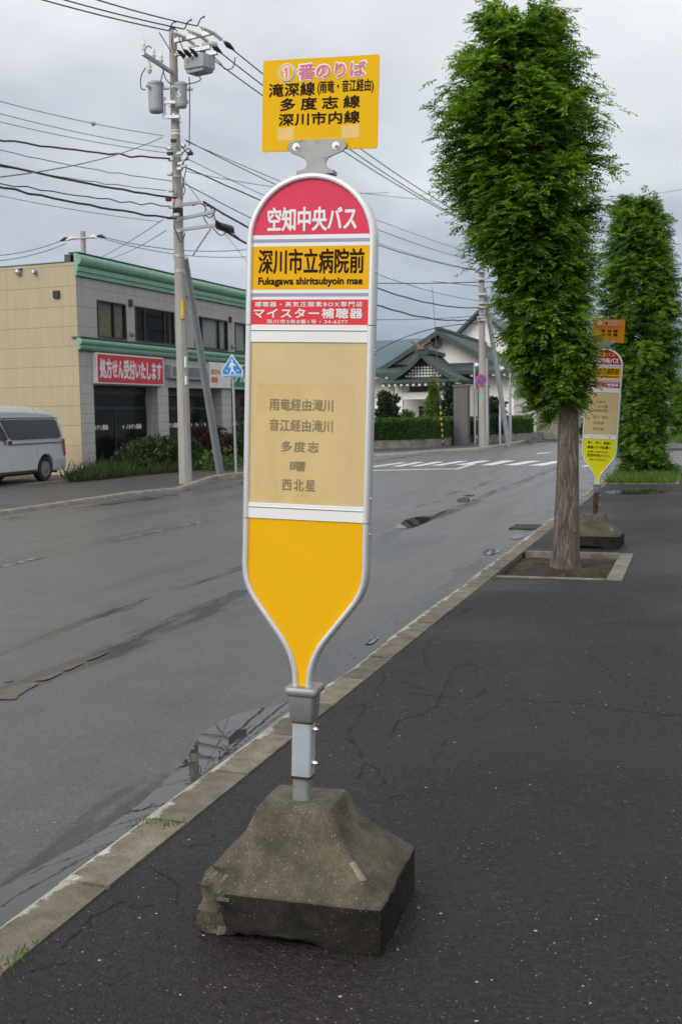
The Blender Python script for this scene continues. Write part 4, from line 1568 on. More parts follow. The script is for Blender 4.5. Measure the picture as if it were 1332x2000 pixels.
D1 = 11.5
def crown_tab(rows, dist, base_px, yh, trim=0.10):
    out = []
    for py, l, r_ in rows:
        z = 1.6 + (yh - py) * dist / FPX
        out.append((z, ((l + r_) / 2 - base_px) * dist / FPX, (r_ - l) / 2 * dist / FPX - trim))
    return sorted(out)


tab1 = crown_tab([(775, 1040, 1146), (750, 1006, 1160), (700, 990, 1160), (640, 976, 1154), (580, 962, 1150), (520, 948, 1150), (470, 922, 1162), (420, 896, 1172),
                  (350, 856, 1174), (300, 846, 1174), (250, 856, 1166), (200, 876, 1146), (150, 896, 1124), (110, 904, 1122), (96, 920, 1114), (78, 944, 1100), (66, 974, 1080)], 11.4, 1103, 805, 0.09)
t1 = column_tree('redwood_tree', (-1.30, 11.56, 0), tab1, 0.132, 'tall clipped dawn redwood with bare grey trunk in a soil pit', M['leaf_a'], 5, 430, 40, 0.19, 0.056, 9, trunk_h=3.2, group='clipped redwood trees along the pavement')
tab2 = crown_tab([(935, 1225, 1290), (915, 1212, 1305), (860, 1207, 1302), (800, 1203, 1302), (740, 1196, 1312), (690, 1184, 1322), (640, 1172, 1326), (590, 1168, 1318), (530, 1170, 1314),
                  (480, 1178, 1310), (440, 1184, 1298), (415, 1196, 1284), (400, 1218, 1262)], 27.0, 1250, 803, 0.09)
t2 = column_tree('redwood_tree', (-1.33, 27.95, 0), tab2, 0.14, 'clipped redwood leafy down to the grass, behind the orange stop board', M['leaf_b'], 9, 400, 44, 0.24, 0.092, 7, trunk_h=3.0, group='clipped redwood trees along the pavement')
tab3 = crown_tab([(862, 1300, 1316), (840, 1294, 1322), (800, 1292, 1328), (770, 1294, 1324), (750, 1302, 1314)], 61.2, 1308, 803, 0.1)
t3 = column_tree('redwood_tree', (-1.05, 64.0, 0), tab3, 0.16, 'small dark clipped tree far off beside the street pole', M['leaf_a'], 12, 130, 12, 0.42, 0.20, 5, group='clipped redwood trees along the pavement')


def tuft_mesh(name, spots, mat, rng, label=None, cat=None, kind=None, per=14, h=0.12, w=0.008, spread=0.05):
    P, D, L = [], [], []
    for (x, y, z, sc) in spots:
        for _ in range(per):
            a = rng.uniform(0, 2 * math.pi)
            P.append((x + rng.normal(0, spread * sc), y + rng.normal(0, spread * sc), z))
            D.append((math.cos(a) * rng.uniform(0.1, 0.8), math.sin(a) * rng.uniform(0.1, 0.8), 1))
            L.append(h * sc * rng.uniform(0.5, 1.2))
    P, D, L = np.array(P), nrm(np.array(D)), np.array(L)
    Nn = nrm(np.stack([-D[:, 1] + 0.01, D[:, 0], 0 * L], 1))
    V, F = leaf_quads(P, D, Nn, L, w * (L / h) ** 0.3)
    o = fast_mesh(name, V, F, mat, None, np.repeat(rng.uniform(0, 1, len(P)), 4))
    return tag(o, label, cat, None, kind)


rng = np.random.default_rng(21)
spots = []
for px, py, s in ((1112, 1128, 0.8), (1150, 1118, 1.0), (1162, 1126, 0.9), (1185, 1120, 1.0), (1168, 1131, 0.6), (1045, 1100, 0.8), (1013, 1128, 0.7), (1175, 1078, 1.0), (1010, 1090, 0.5), (1140, 1124, 0.7)):
    p = gnd(px, py, -0.04)
    spots.append((p.x, p.y, -0.05, s))
tuft_mesh('pit_weeds', spots, M['leaf_grass'], rng, 'small green weeds scattered on the bare soil round the trunk', 'weeds', 'stuff', 9, 0.09, 0.010, 0.06)
spots = []
for px, py, s in ((285, 1607, 0.9), (300, 1612, 0.7), (318, 1616, 0.6), (340, 1616, 0.8), (352, 1612, 0.7), (290, 1612, 1.1)):
    p = gnd(px, py, 0.0)
    spots.append((p.x, p.y, 0.0, s * 0.45))
for px, py, sc_ in ((12, 1896, 1.0), (30, 1880, 0.9), (44, 1868, 0.7), (6, 1880, 0.8), (60, 1856, 0.6), (575, 1450, 0.5), (960, 1134, 0.9), (968, 1129, 0.8), (752, 1300, 0.5), (905, 1176, 0.6), (930, 1156, 0.6), (856, 1216, 0.5)):
    p = gnd(px, py, 0.0)
    spots.append((p.x, p.y, 0.0, sc_ * 0.45))
tuft_mesh('kerb_weeds', spots, M['leaf_grass'], rng, 'thin grass and moss sprouting along the pavement side of the kerb stones', 'weeds', 'stuff', 8, 0.10, 0.007, 0.06)
spots = [(rng.uniform(PIT2[0] + 0.02, PIT2[1] - 0.02), rng.uniform(PIT2[2] + 0.05, PIT2[3]), -0.05, rng.uniform(0.6, 1.6)) for _ in range(900)]
tuft_mesh('grass', spots, M['leaf_grass'], rng, 'bright green grass and weeds round the leafy redwood', 'grass', 'stuff', 10, 0.17, 0.022, 0.06)
spots = [(rng.uniform(-1.0, 6), rng.uniform(56, 60), 0.05, rng.uniform(0.8, 1.6)) for _ in range(500)]
tuft_mesh('verge_grass', spots, M['leaf_grass'], rng, 'strip of grass in front of the beige house', 'grass', 'stuff', 8, 0.25, 0.06, 0.1)


def leaf_blob(name, blobs, n, size, mat, rng, parent=None, flat=0.0, shell=0.55):
    """leaves through the volume of ellipsoids (cx, cy, cz, rx, ry, rz)"""
    b = np.array(blobs)
    vol = (b[:, 3] * b[:, 4] * b[:, 5]) ** 0.7
    idx = rng.choice(len(b), n, p=vol / vol.sum())
    d = nrm(rng.normal(size=(n, 3)))
    r = rng.uniform(shell, 1.04, n) ** 0.6
    lump = 1 + 0.16 * np.sin(d[:, 0] * 7 + b[idx, 0] * 5) * np.sin(d[:, 2] * 6 + b[idx, 1] * 3)
    P = b[idx, :3] + d * b[idx, 3:] * (r * lump)[:, None]
    D = nrm(d * 0.6 + rng.normal(0, 0.55, (n, 3)) + np.array([0, 0, 0.15]))
    Nn = nrm(rng.normal(size=(n, 3)) + np.array([0, 0, 0.8]))
    L = size * rng.uniform(0.6, 1.35, n)
    V, F = leaf_quads(P, D, Nn, L, L * 0.55)
    t = np.clip(0.25 + 0.35 * rng.uniform(0, 1, len(b))[idx] + rng.normal(0, 0.22, n), 0, 1)
    return fast_mesh(name, V, F, mat, parent, np.repeat(t, 4))


# ================================================================== UTILITY POLES AND LINES
UP = Vector((-12.19, 25.02, 0))


def at_pole(px, py, Y=25.02):
    return at_y(px, py, Y)


def cable(p0, p1, sag, r, mat, name, parent=None, n=18, wob=0.0, seed=0):
    p0, p1 = Vector(p0), Vector(p1)
    pts = []
    for i in range(n + 1):
        t = i / n
        p = p0.lerp(p1, t)
        p.z -= sag * 4 * t * (1 - t)
        if wob and 0 < i < n:
            p.z += wob * noise.noise(Vector((i * 0.9, seed, 0)))
        pts.append(p)
    b = MB()
    b.tube(pts, r, 5)
    return b.build(name, mat, parent, smooth=60)


def curl(parent, pts, r=0.012, mat='wire', name='jumper_cable'):
    """loose cable through points, rounded"""
    pts = [Vector(p) for p in pts]
    out = []
    for i in range(len(pts) - 1):
        p0, p1, p2, p3 = (pts[min(max(i + k - 1, 0), len(pts) - 1)] for k in range(4))
        for j in range(5):
            t = j / 5
            out.append(0.5 * ((2 * p1) + (-p0 + p2) * t + (2 * p0 - 5 * p1 + 4 * p2 - p3) * t * t + (-p0 + 3 * p1 - 3 * p2 + p3) * t ** 3))
    out.append(pts[-1])
    b = MB()
    b.tube(out, r, 5)
    o = b.build(name, M[mat], parent, smooth=60)
    o.location = (0, 0, 0)
    if parent is not None:
        o.matrix_parent_inverse = Matrix.Translation(-Vector(parent.location))
    return o


pole1 = empty('utility_pole', UP)
tag(pole1, 'concrete utility pole carrying two grey can transformers and a switch box', 'utility pole')


def on1(mb, name, mat, **kw):
    return mb.xform(Matrix.Translation(-UP)).build(name, mat, pole1, **kw)


b = MB()
b.tube([UP + Vector((0, 0, z)) for z in (-0.1, 2.5, 5.5, 8.2, 10.95)], [0.165, 0.147, 0.127, 0.110, 0.092], 24)
on1(b, 'shaft', M['pole'], smooth=50)
b = MB()
b.tube([UP + Vector((0, 0, 10.95)), UP + Vector((0, 0, 11.02))], [0.10, 0.06], 16)
on1(b, 'pole_cap', M['black'], smooth=50)
for px, py, hh, mt in ((352, 400, 0.34, 'capred'), (353, 415, 0.20, 'black'), (345, 262, 0.05, 'signwhite'), (345, 256, 0.03, 'signwhite'), (347, 305, 0.10, 'galv'), (345, 225, 0.06, 'galv'), (350, 345, 0.05, 'galv'), (352, 430, 0.08, 'galv'), (353, 452, 0.06, 'galv'), (355, 500, 0.07, 'galv'), (356, 530, 0.07, 'galv')):
    z = at_pole(px, py).z
    b = MB()
    r = 0.165 - 0.073 * z / 10.95 + 0.006
    b.tube([UP + Vector((0, 0, z - hh / 2)), UP + Vector((0, 0, z + hh / 2))], r, 24)
    on1(b, 'pole_band', M[mt], smooth=50)
for i, z in enumerate(np.arange(2.0, 9.5, 0.45)):
    a = R(-25 if i % 2 else 155)
    d = Vector((math.cos(a), math.sin(a), 0))
    b = MB()
    b.cyl(UP + d * 0.08 + Vector((0, 0, z)), UP + d * 0.24 + Vector((0, 0, z)), 0.011, n=6)
    on1(b, 'step_bolt', M['galv'])


def arm(p, q, name='crossarm', w=0.045, mat='galv'):
    b_ = MB()
    p, q = Vector(p), Vector(q)
    d = (q - p).normalized()
    s = d.cross(Vector((0, 0, 1))).normalized() * w
    u = Vector((0, 0, w))
    vs = [p - s - u, p + s - u, p + s + u, p - s + u, q - s - u, q + s - u, q + s + u, q - s + u]
    b_.add(vs, [(0, 3, 2, 1), (4, 5, 6, 7), (0, 1, 5, 4), (1, 2, 6, 5), (2, 3, 7, 6), (3, 0, 4, 7)])
    return on1(b_, name, M[mat])


A1a, A1b = at_pole(342, 80, 24.9), at_pole(417, 63, 24.9)
A2a, A2b = at_pole(343, 106, 24.9), at_pole(411, 92, 24.9)
arm(A1a, A1b)
arm(A2a, A2b)
arm(at_pole(343, 82, 24.9), at_pole(356, 74, 24.9), 'arm_brace', 0.03)
L1a = at_pole(334, 140, 24.9)
L1b = gnd(279, 104, L1a.z + 0.05)
arm(L1a, L1b, 'side_arm', 0.04)
SA1, SA2, SA3 = at_pole(388, 396, 24.6), at_pole(418, 414, 24.6), at_pole(424, 439, 24.6)
arm(at_pole(354, 400, 24.9), SA1, 'cable_arm', 0.035)
arm(at_pole(354, 427, 24.9), SA2, 'cable_arm', 0.035)
arm(at_pole(355, 449, 24.9), SA3, 'cable_arm', 0.035)
b = MB()
b.cyl(at_pole(412, 446, 24.6), at_pole(376, 500, 24.6), 0.022, n=8)
on1(b, 'arm_stay', M['galv'])


def insulator(p, d, length=0.34, mat='porcelain'):
    b_ = MB()
    p, d = Vector(p), Vector(d).normalized()
    n = 4
    b_.cyl(p - d * 0.06, p + d * (length + 0.06), 0.014, n=6, m=1)
    for i in range(n):
        a = p + d * (length * (i + 0.1) / n)
        b_.tube([a, a + d * (length / n * 0.35), a + d * (length / n * 0.8)], [0.028, 0.062, 0.030], 12)
    return on1(b_, 'insulator', [M[mat], M['galv']], smooth=50)


def pin_insulator(p, h=0.22, r=0.055):
    b_ = MB()
    p = Vector(p)
    b_.tube([p, p + Vector((0, 0, h * 0.25)), p + Vector((0, 0, h * 0.35)), p + Vector((0, 0, h * 0.6)), p + Vector((0, 0, h * 0.7)), p + Vector((0, 0, h))], [r * 0.5, r, r * 0.6, r * 0.9, r * 0.6, r * 0.35], 12)
    return on1(b_, 'insulator', M['porcelain'], smooth=50)


POLE2 = Vector((-9.93, 53.0, 0))
DIRR = (POLE2 - UP).normalized()
DIRL = Vector((-math.sin(R(22.5)), -math.cos(R(22.5)), 0))
NR = Vector((DIRR.y, -DIRR.x, 0))
NL = Vector((DIRL.y, -DIRL.x, 0))


def cover(p, d, L=0.28, r=0.05):
    b_ = MB()
    p, d = Vector(p), Vector(d).normalized()
    b_.tube([p, p + d * L * 0.4, p + d * L], [r * 0.5, r, r * 0.3], 8)
    return on1(b_, 'insulator_cover', M['black'], smooth=60)


# high voltage ends: strain insulators to both sides
hv = []
for (px, py), (ex, ey) in (((417, 63), (440, 90)), ((392, 69), (413, 93)), ((362, 72), (385, 95))):
    p = at_pole(px, py, 24.9)
    insulator(p, DIRR + Vector((0, 0, -0.10)), 0.42)
    cover(p + DIRR * 0.55 + Vector((0, 0, -0.06)), DIRR + Vector((0, 0, -0.1)), 0.5, 0.07)
    insulator(p, DIRL + Vector((0, 0, 0.05)), 0.38)
    hv.append(p)
    curl(pole1, [p + DIRL * 0.5 + Vector((0, 0, 0.02)), p + DIRL * 0.4 + Vector((0, 0, 0.20)), p + DIRL * 0.15 + Vector((-0.1, 0, 0.34)), p + DIRR * 0.1 + Vector((-0.3, 0, 0.40))], 0.016)
for px, py in ((398, 90), (372, 95), (410, 88)):
    insulator(at_pole(px, py, 24.9) + Vector((0, 0, 0.03)), DIRR + Vector((0, 0, 0.25)), 0.34)
for t in (0.35, 0.62, 0.95):
    p = L1a.lerp(L1b, t)
    pin_insulator(p + Vector((0, 0, 0.04)), 0.30, 0.06)
pin_insulator(L1a.lerp(L1b, 0.78) + Vector((0, 0, -0.36)), 0.30, 0.07)

# switch box
c = at_pole(389, 126, 24.8)
b = MB()
b.prism([(-0.40, -0.12), (0.44, -0.20), (0.46, 0.22), (-0.40, 0.22)], -0.26, 0.26, 'xz')
b.prism([(-0.40, -0.125), (-0.32, -0.26), (0.36, -0.30), (0.44, -0.205)], -0.22, 0.22, 'xz')
b.xform(Matrix.Translation(c) @ Matrix.Rotation(R(-22), 4, 'Z') @ Matrix.Scale(0.78, 4))
on1(b, 'switch_box', M['trans'], bevel=0.02)
for i in range(3):
    b = MB()
    q = c + Vector((-0.26 + 0.16 * i, -0.24, 0.13))
    b.tube([q, q + Vector((-0.05, -0.11, 0.08)), q + Vector((-0.08, -0.20, 0.10))], [0.05, 0.048, 0.02], 10)
    on1(b, 'bushing', M['black'], smooth=50)
b = MB()
b.box(c.x - 0.42, c.x + 0.48, c.y - 0.05, c.y + 0.05, c.z + 0.175, c.z + 0.24)
on1(b, 'box_hanger', M['galv'])


def transformer(px, py, Y, r, h, text):
    c_ = at_pole(px, py, Y)
    b_ = MB()
    zz = [(-h / 2 - 0.03, r * 0.80), (-h / 2, r * 0.94), (-h / 2 + 0.05, r * 0.97), (h / 2 - 0.05, r), (h / 2 - 0.05, r * 1.08), (h / 2, r * 1.08), (h / 2 + 0.02, r * 1.0), (h / 2 + 0.05, r * 0.5)]
    b_.lathe(c_, 'z', zz, 28)
    tk_ = on1(b_, 'transformer', M['trans'], smooth=35)
    for a in (20, 140, 250):
        b_ = MB()
        q = c_ + Vector((math.cos(R(a)) * r * 1.05, math.sin(R(a)) * r * 1.05, h / 2 - 0.12))
        b_.cyl(q, q + Vector((math.cos(R(a)) * 0.14, math.sin(R(a)) * 0.14, 0.0)), 0.045, 0.03, 10)
        b_.xform(Matrix.Translation(-UP))
        b_.build('bushing', M['porcelain'], tk_, smooth=50)
    if text:
        b_ = MB()
        put_text(b_, text, -0.05, 0.05, -0.08, 0.08, 0, 0, 0.006)
        b_.xform(Matrix.Translation(c_ - UP + Vector((0.02, -r * 1.015, 0.0))))
        b_.build('lettering', M['white'], tk_)
    return c_


T1 = transformer(305, 190, 24.75, 0.185, 0.66, '')
T2 = transformer(354, 186, 24.70, 0.145, 0.52, '5')
for py, px0 in ((200, 321), (229, 321)):
    arm(at_pole(px0, py, 24.8), at_pole(368 if py == 200 else 352, py - 1, 24.8), 'transformer_bracket', 0.035)
b = MB()
b.cyl(at_pole(321, 190, 24.8), at_pole(321, 231, 24.8), 0.04, n=8)
on1(b, 'bracket_upright', M['galv'])
# cable clamps and fittings down the pole
for px, py in ((332, 290), (333, 300), (335, 312), (352, 300), (354, 320), (372, 300), (364, 310), (360, 325), (333, 340), (335, 372), (330, 390), (336, 404), (332, 425), (350, 452), (358, 285), (340, 275), (352, 330), (346, 420)):
    q = at_pole(px, py, 24.75)
    b = MB()
    b.box(q.x - 0.07, q.x + 0.06, q.y - 0.05, q.y + 0.05, q.z - 0.035, q.z + 0.04)
    on1(b, 'cable_clamp', M['galv' if (px + py) % 3 else 'black'], bevel=0.01)
JP = [[(372, 135), (392, 152), (385, 160), (360, 165), (352, 160)], [(337, 66), (337, 90), (345, 105), (352, 100)], [(346, 60), (352, 80), (362, 104), (370, 110)],
      [(312, 64), (325, 85), (335, 102)], [(279, 104), (290, 90), (298, 96)], [(285, 132), (276, 150), (276, 172), (285, 175)], [(310, 122), (320, 132), (316, 152), (314, 162)],
      [(318, 132), (325, 155), (340, 168)], [(356, 300), (368, 290), (372, 298), (362, 312), (356, 322)], [(352, 282), (368, 300), (375, 292)], [(398, 396), (402, 408), (398, 424), (408, 440)],
      [(410, 402), (418, 418), (424, 440)], [(400, 400), (420, 410), (412, 425), (400, 420)], [(416, 445), (432, 460), (448, 452), (470, 468)], [(370, 285), (371, 200), (370, 150)], [(340, 440), (350, 468), (356, 472), (362, 455)],
      [(418, 112), (430, 122), (440, 135), (455, 132), (460, 112)], [(376, 402), (390, 398), (405, 402), (425, 410), (437, 420)], [(357, 345), (360, 365), (362, 372), (354, 390)], [(364, 330), (358, 360), (356, 380)]]
for j in JP:
    curl(pole1, [at_pole(px, py, 24.68) for px, py in j], 0.013)
b = MB()
p = at_pole(437, 444, 24.62)
b.tube([p - DIRR * 0.35 + Vector((0, 0, 0.10)), p - DIRR * 0.25, p + DIRR * 0.35, p + DIRR * 0.5 + Vector((0, 0, -0.05))], [0.03, 0.09, 0.10, 0.03], 10)
on1(b, 'splice_box', M['black'], smooth=50)
z = at_pole(363, 590).z
b = MB()
b.tube([UP + Vector((0.10, -0.10, z - 0.42)), UP + Vector((0.10, -0.10, z + 0.05))], 0.05, 10)
on1(b, 'guard_plate', M['stay_y'], smooth=50)
for (y0, y1) in ((697, 718), (735, 752)):
    za, zb = at_pole(366, y1).z, at_pole(366, y0).z
    b = MB()
    b.box(UP.x + 0.12, UP.x + 0.155, UP.y - 0.13, UP.y - 0.06, za, zb)
    on1(b, 'number_plate', M['white'])
b = MB()
b.cyl(UP + Vector((0.06, -0.15, 0.0)), UP + Vector((0.06, -0.12, 4.0)), 0.018, n=6)
on1(b, 'earth_conduit', M['polepaint'])

# leaning strut
s0, s1 = gnd(432, 927, -0.03), Vector((-12.20, 25.35, at_pole(360, 500).z))
strut = MB()
strut.tube([s0 - Vector((0, 0, 0.1)), s0.lerp(s1, 0.5), s1], [0.112, 0.10, 0.085], 20)
for t in (0.3, 0.42, 0.55, 0.66, 0.78, 0.9):
    q = s0.lerp(s1, t)
    strut.cyl(q + Vector((0.06, -0.06, 0)), q + Vector((0.11, -0.11, 0)), 0.014, n=6)
tag(strut.build('strut_pole', M['polepaint'], smooth=50), 'leaning grey strut propping the transformer pole', 'pole')


def line_left(p0, px, py, sag, r, mat, label, wob=0.0, extra=1.45, grp='overhead lines running off over the yellow building'):
    """line in the vertical plane of the left-hand run, passing the given pixel"""
    q = on_plane(px, py, p0, NL)
    e = Vector(p0) + (q - Vector(p0)) * extra
    o = cable(p0, e, sag, r, M[mat], 'power_line', None, 22, wob, py)
    return tag(o, label, 'power line', grp)


def line_right(p0, p1, sag, r, mat, label, wob=0.0, grp='overhead lines between the transformer pole and the temple pole'):
    o = cable(p0, p1, sag, r, M[mat], 'power_line', None, 26, wob, p0[2])
    return tag(o, label, 'power line', grp)


for p, (px, py) in zip((hv[0], hv[1], hv[2]), ((205, 0), (142, 0), (100, 0))):
    line_left(p + DIRL * 0.5 + Vector((0, 0, 0.02)), px, py, 0.05, 0.016, 'wire', 'high voltage line entering the top of the transformer pole')
for (a, b2, sg, r, mt, lb_, wb) in (
        ((320, 265), (0, 188), 0.12, 0.008, 'wire_grey', 'thin grey telephone line carrying a small ball marker', 0),
        ((330, 290), (0, 212), 0.12, 0.008, 'wire_grey', 'thin grey line strung over the yellow building', 0),
        ((330, 299), (0, 228), 0.12, 0.008, 'wire_grey', 'thin grey line strung over the yellow building', 0),
        ((335, 310), (0, 264), 0.10, 0.022, 'wire', 'thick twisted black cable reaching the pole under the transformers', 0.05),
        ((335, 353), (0, 283), 0.12, 0.009, 'wire', 'wavy thin line between the two thickest cables', 0.04),
        ((325, 372), (0, 316), 0.10, 0.009, 'wire', 'thin line just above the red banded cable', 0.03),
        ((345, 387), (0, 313), 0.10, 0.026, 'wire', 'thick black cable reaching the pole at its red band', 0.02),
        ((335, 403), (0, 349), 0.10, 0.014, 'wire', 'wavy lashed cable under the red band', 0.10),
        ((345, 427), (0, 354), 0.12, 0.026, 'wire', 'lowest thick black cable reaching the pole', 0.05),
        ((315, 433), (0, 374), 0.10, 0.007, 'wire_grey', 'faint lowest thin line over the yellow building', 0)):
    wl = line_left(at_pole(*a, 24.75), b2[0], b2[1], sg, r, mt, lb_, wb)
    if 'ball' in lb_:
        near_ = min((v.co for v in wl.data.vertices), key=lambda c_: abs(c_.y - on_plane(188, 245, at_pole(*a, 24.75), NL).y))
        b = MB()
        b.sphere(near_, 0.055, 12, 8)
        b.build('ball_marker', M['trans'], wl, smooth=60)
# service drops falling behind the shop
for a, e, lb_ in (((318, 268), (-60, 352, 12.0), 'service line crossing the other cables, climbing to the pole'), ((320, 428), (150, 520, 45.0), 'service line dropping from the pole to the shop roof corner'), ((325, 450), (190, 510, 44.0), 'fainter service line dropping from the pole to the shop roof')):
    p0 = at_pole(*a, 24.75)
    p1 = at_y(e[0], e[1], e[2])
    tag(cable(p0, p1, 0.15, 0.010, M['wire_grey'], 'power_line'), lb_, 'power line', 'service lines from the transformer pole')

TOP2 = 9.75
E2 = [at_y(px, py, 53.0) for px, py in ((930, 440), (934, 449), (932, 450))]
for p, e in zip(hv, E2):
    line_right(p + DIRR * 1.0 + Vector((0, 0, -0.12)), (POLE2.x + 0.1, 53, e.z), 0.35, 0.016, 'wire', 'high voltage line passing behind the mustard board to the temple pole')
for (a, b2, sg, r, mt, lb_, wb) in (
        ((362, 273), (938, 512), 0.35, 0.012, 'wire', 'slack line leaving the pole under the transformers', 0),
        ((364, 276), (938, 500), 0.15, 0.010, 'wire_grey', 'upper thin grey line toward the temple pole', 0),
        ((366, 310), (938, 528), 0.4, 0.009, 'wire_grey', 'middle thin grey line toward the temple pole', 0),
        ((358, 325), (938, 530), 0.35, 0.018, 'wire', 'thicker line leaving the pole below the clamps', 0.02),
        ((357, 357), (938, 588), 0.5, 0.012, 'wire', 'sagging line toward the middle of the temple pole', 0.02),
        ((398, 394), (938, 601), 0.7, 0.026, 'wire', 'thick sagging cable leaving the upper cable arm', 0.03),
        ((426, 442), (938, 622), 0.8, 0.028, 'wire', 'thick spliced cable leaving the lowest cable arm', 0.05)):
    p1 = at_y(b2[0], b2[1], 53.0)
    line_right(at_pole(*a, 24.7), p1, sg, r, mt, lb_, wb)
for a, e, r, lb_ in (((745, 546), (1180, 536), 0.022, 'dark cable crossing level behind the sign toward the tree'), ((745, 614), (1000, 611), 0.014, 'level cable low over the temple roof')):
    p0, p1 = at_y(a[0] - 260, a[1] - 4, 52.6), at_y(e[0], e[1], 52.6)
    tag(cable(p0, p1, 0.35, r, M['wire'], 'power_line'), lb_, 'power line', 'cables over the temple')
p0, p1 = at_y(700, 708, 60), at_y(938, 632, 53)
tag(cable(p0, p1, -0.55, 0.022, M['wire'], 'power_line'), 'cable arching up across the temple gables to the pole', 'power line', 'cables over the temple')
tag(cable(at_y(690, 375, 53), at_y(1420, 352, 70), 0.9, 0.012, M['wire_grey'], 'power_line'), 'single thin line passing behind the tall redwood crown', 'power line', 'cables over the temple')
tag(cable(at_y(365, 335, 24.7), at_y(760, 376, 40), 0.2, 0.009, M['wire_grey'], 'power_line'), 'thin nearly level line leaving the transformer pole', 'power line', 'service lines from the transformer pole')
tag(cable(at_y(360, 352, 24.7), at_y(520, 560, 44), 0.0, 0.008, M['wire_grey'], 'power_line'), 'thin steep stay line from the pole to the shop cornice', 'power line', 'service lines from the transformer pole')

# pole in front of the temple with its strut, guard stay and no-parking disc
pole2 = empty('utility_pole', POLE2)
tag(pole2, 'concrete pole in front of the temple hedge, half behind the redwood crown', 'utility pole')


def on2(mb, name, mat, parent=pole2, **kw):
    return mb.xform(Matrix.Translation(-POLE2)).build(name, mat, parent, **kw)


b = MB()
b.tube([POLE2 + Vector((0, 0, zz)) for zz in (-0.1, 3, 6, 10.3)], [0.185, 0.165, 0.145, 0.115], 22)
on2(b, 'shaft', M['pole'], smooth=50)
for px, py in ((940, 600), (941, 592), (938, 530), (938, 512), (940, 620), (940, 575), (941, 625), (938, 545)):
    q = at_y(px, py, 52.8)
    b = MB()
    b.box(q.x - 0.22, q.x + 0.24, q.y - 0.06, q.y + 0.06, q.z - 0.05, q.z + 0.05)
    on2(b, 'cable_clamp', M['galv'], bevel=0.01)
q = at_y(843, 548, 52.7)
b = MB()
b.cyl(at_y(938, 558, 52.9), q, 0.045, 0.035, 8)
on2(b, 'bracket_arm', M['galv'])
sgn = empty('no_parking_sign', (POLE2.x, 53 - 0.26, 0))
tag(sgn, 'round blue and red no-parking sign strapped to the temple pole', 'road sign')


def disc(parent, c, r, name='disc', rot=0.0, facing=(0, -1)):
    def d_(rr, y0, y1, mt, nm, par):
        b_ = MB()
        cc = [(rr * math.cos(2 * math.pi * k / 40), rr * math.sin(2 * math.pi * k / 40)) for k in range(40)]
        b_.prism(cc, y0, y1, 'xz')
        b_.xform(Matrix.Translation(c) @ Matrix.Rotation(rot, 4, 'Z'))
        return b_.build(nm, mt, par)
    plate = d_(r, 0.0, 0.006, M['white'], 'plate', parent)
    d_(r * 0.985, -0.002, -0.0005, M['npred'], 'ring', plate)
    d_(r * 0.74, -0.0045, -0.003, M['npblue'], 'field', plate)
    b_ = MB()
    w = r * 0.085
    b_.prism([(-r * 0.55 - w, r * 0.55 - w), (-r * 0.55 + w, r * 0.55 + w), (r * 0.55 + w, -r * 0.55 + w), (r * 0.55 - w, -r * 0.55 - w)], -0.0065, -0.0055, 'xz')
    b_.xform(Matrix.Translation(c) @ Matrix.Rotation(rot, 4, 'Z'))
    b_.build('slash', M['npred'], plate)
    b_ = MB()
    b_.box(-0.03, 0.03, 0.008, 0.20, -0.04, 0.04)
    b_.xform(Matrix.Translation(c) @ Matrix.Rotation(rot, 4, 'Z'))
    b_.build('strap', M['galv'], plate)


disc(sgn, Vector((0, 0, at_y(940, 742, 52.74).z)), 0.275, rot=R(8))
st2 = MB()
sa, sb = gnd(977, 866, 0), Vector((POLE2.x + 0.1, 53.1, 7.6))
sa = Vector((POLE2.x + 1.0, 54.6, 0))
st2.tube([sa, sa.lerp(sb, 0.5), sb], [0.13, 0.12, 0.10], 16)
tag(st2.build('strut_pole', M['polepaint'], smooth=50), 'leaning strut behind the temple pole', 'pole')
# guy wire with the striped guard
g0, g1 = gnd(865, 872, 0), at_y(844, 560, 52.7)
gy = empty('guy_wire', g0)
tag(gy, 'thin guy wire with a yellow and black striped guard at the hedge', 'guy wire')
b = MB()
b.cyl((0, 0, 0), g1 - g0, 0.014, n=6)
b.build('wire', M['wire_grey'], gy)
for i in range(14):
    a, c2 = (g1 - g0).normalized() * (0.05 + i * 0.14), (g1 - g0).normalized() * (0.05 + (i + 1) * 0.14)
    b = MB()
    b.cyl(a, c2, 0.045, n=10)
    b.build('guard_band', M['stay_y' if i % 2 else 'black'], gy, smooth=50)
# slim steel posts by the gate
for px0, py0, py1, Y, rr, lamp, lb_ in ((951, 862, 700, 55.0, 0.075, False, 'thick pale steel post standing at the kerb beside the temple pole'), (927, 850, 705, 57.0, 0.05, True, 'slim lamp post with one round lamp behind the gate pillar'), (976, 852, 712, 57.5, 0.05, True, 'lower lamp post beside the leaning strut'), (996, 850, 700, 60, 0.07, False, 'slim post nearest the redwood foliage')):
    p0, p1 = at_y(px0, py0, Y), at_y(px0 + 1, py1, Y)
    r_ = empty('steel_post', (p0.x, Y, 0))
    tag(r_, lb_, 'post', 'slim posts by the temple gate')
    b = MB()
    b.tube([(0, 0, 0), (0, 0, p1.z * 0.35), (0, 0, p1.z * 0.36), (0, 0, p1.z)], [rr * 1.25, rr * 1.25, rr, rr * 0.9], 12)
    b.build('post_shaft', M['polepaint' if not lamp else 'galv'], r_, smooth=50)
    if lamp:
        b = MB()
        b.sphere((0.14, -0.1, p1.z - 0.22), 0.12, 12, 8)
        b.build('lamp_globe', M['white'], r_, smooth=60)
        b = MB()
        b.cyl((0, 0, p1.z - 0.2), (0.14, -0.1, p1.z - 0.22), 0.025, n=6)
        b.build('lamp_arm', M['galv'], r_)
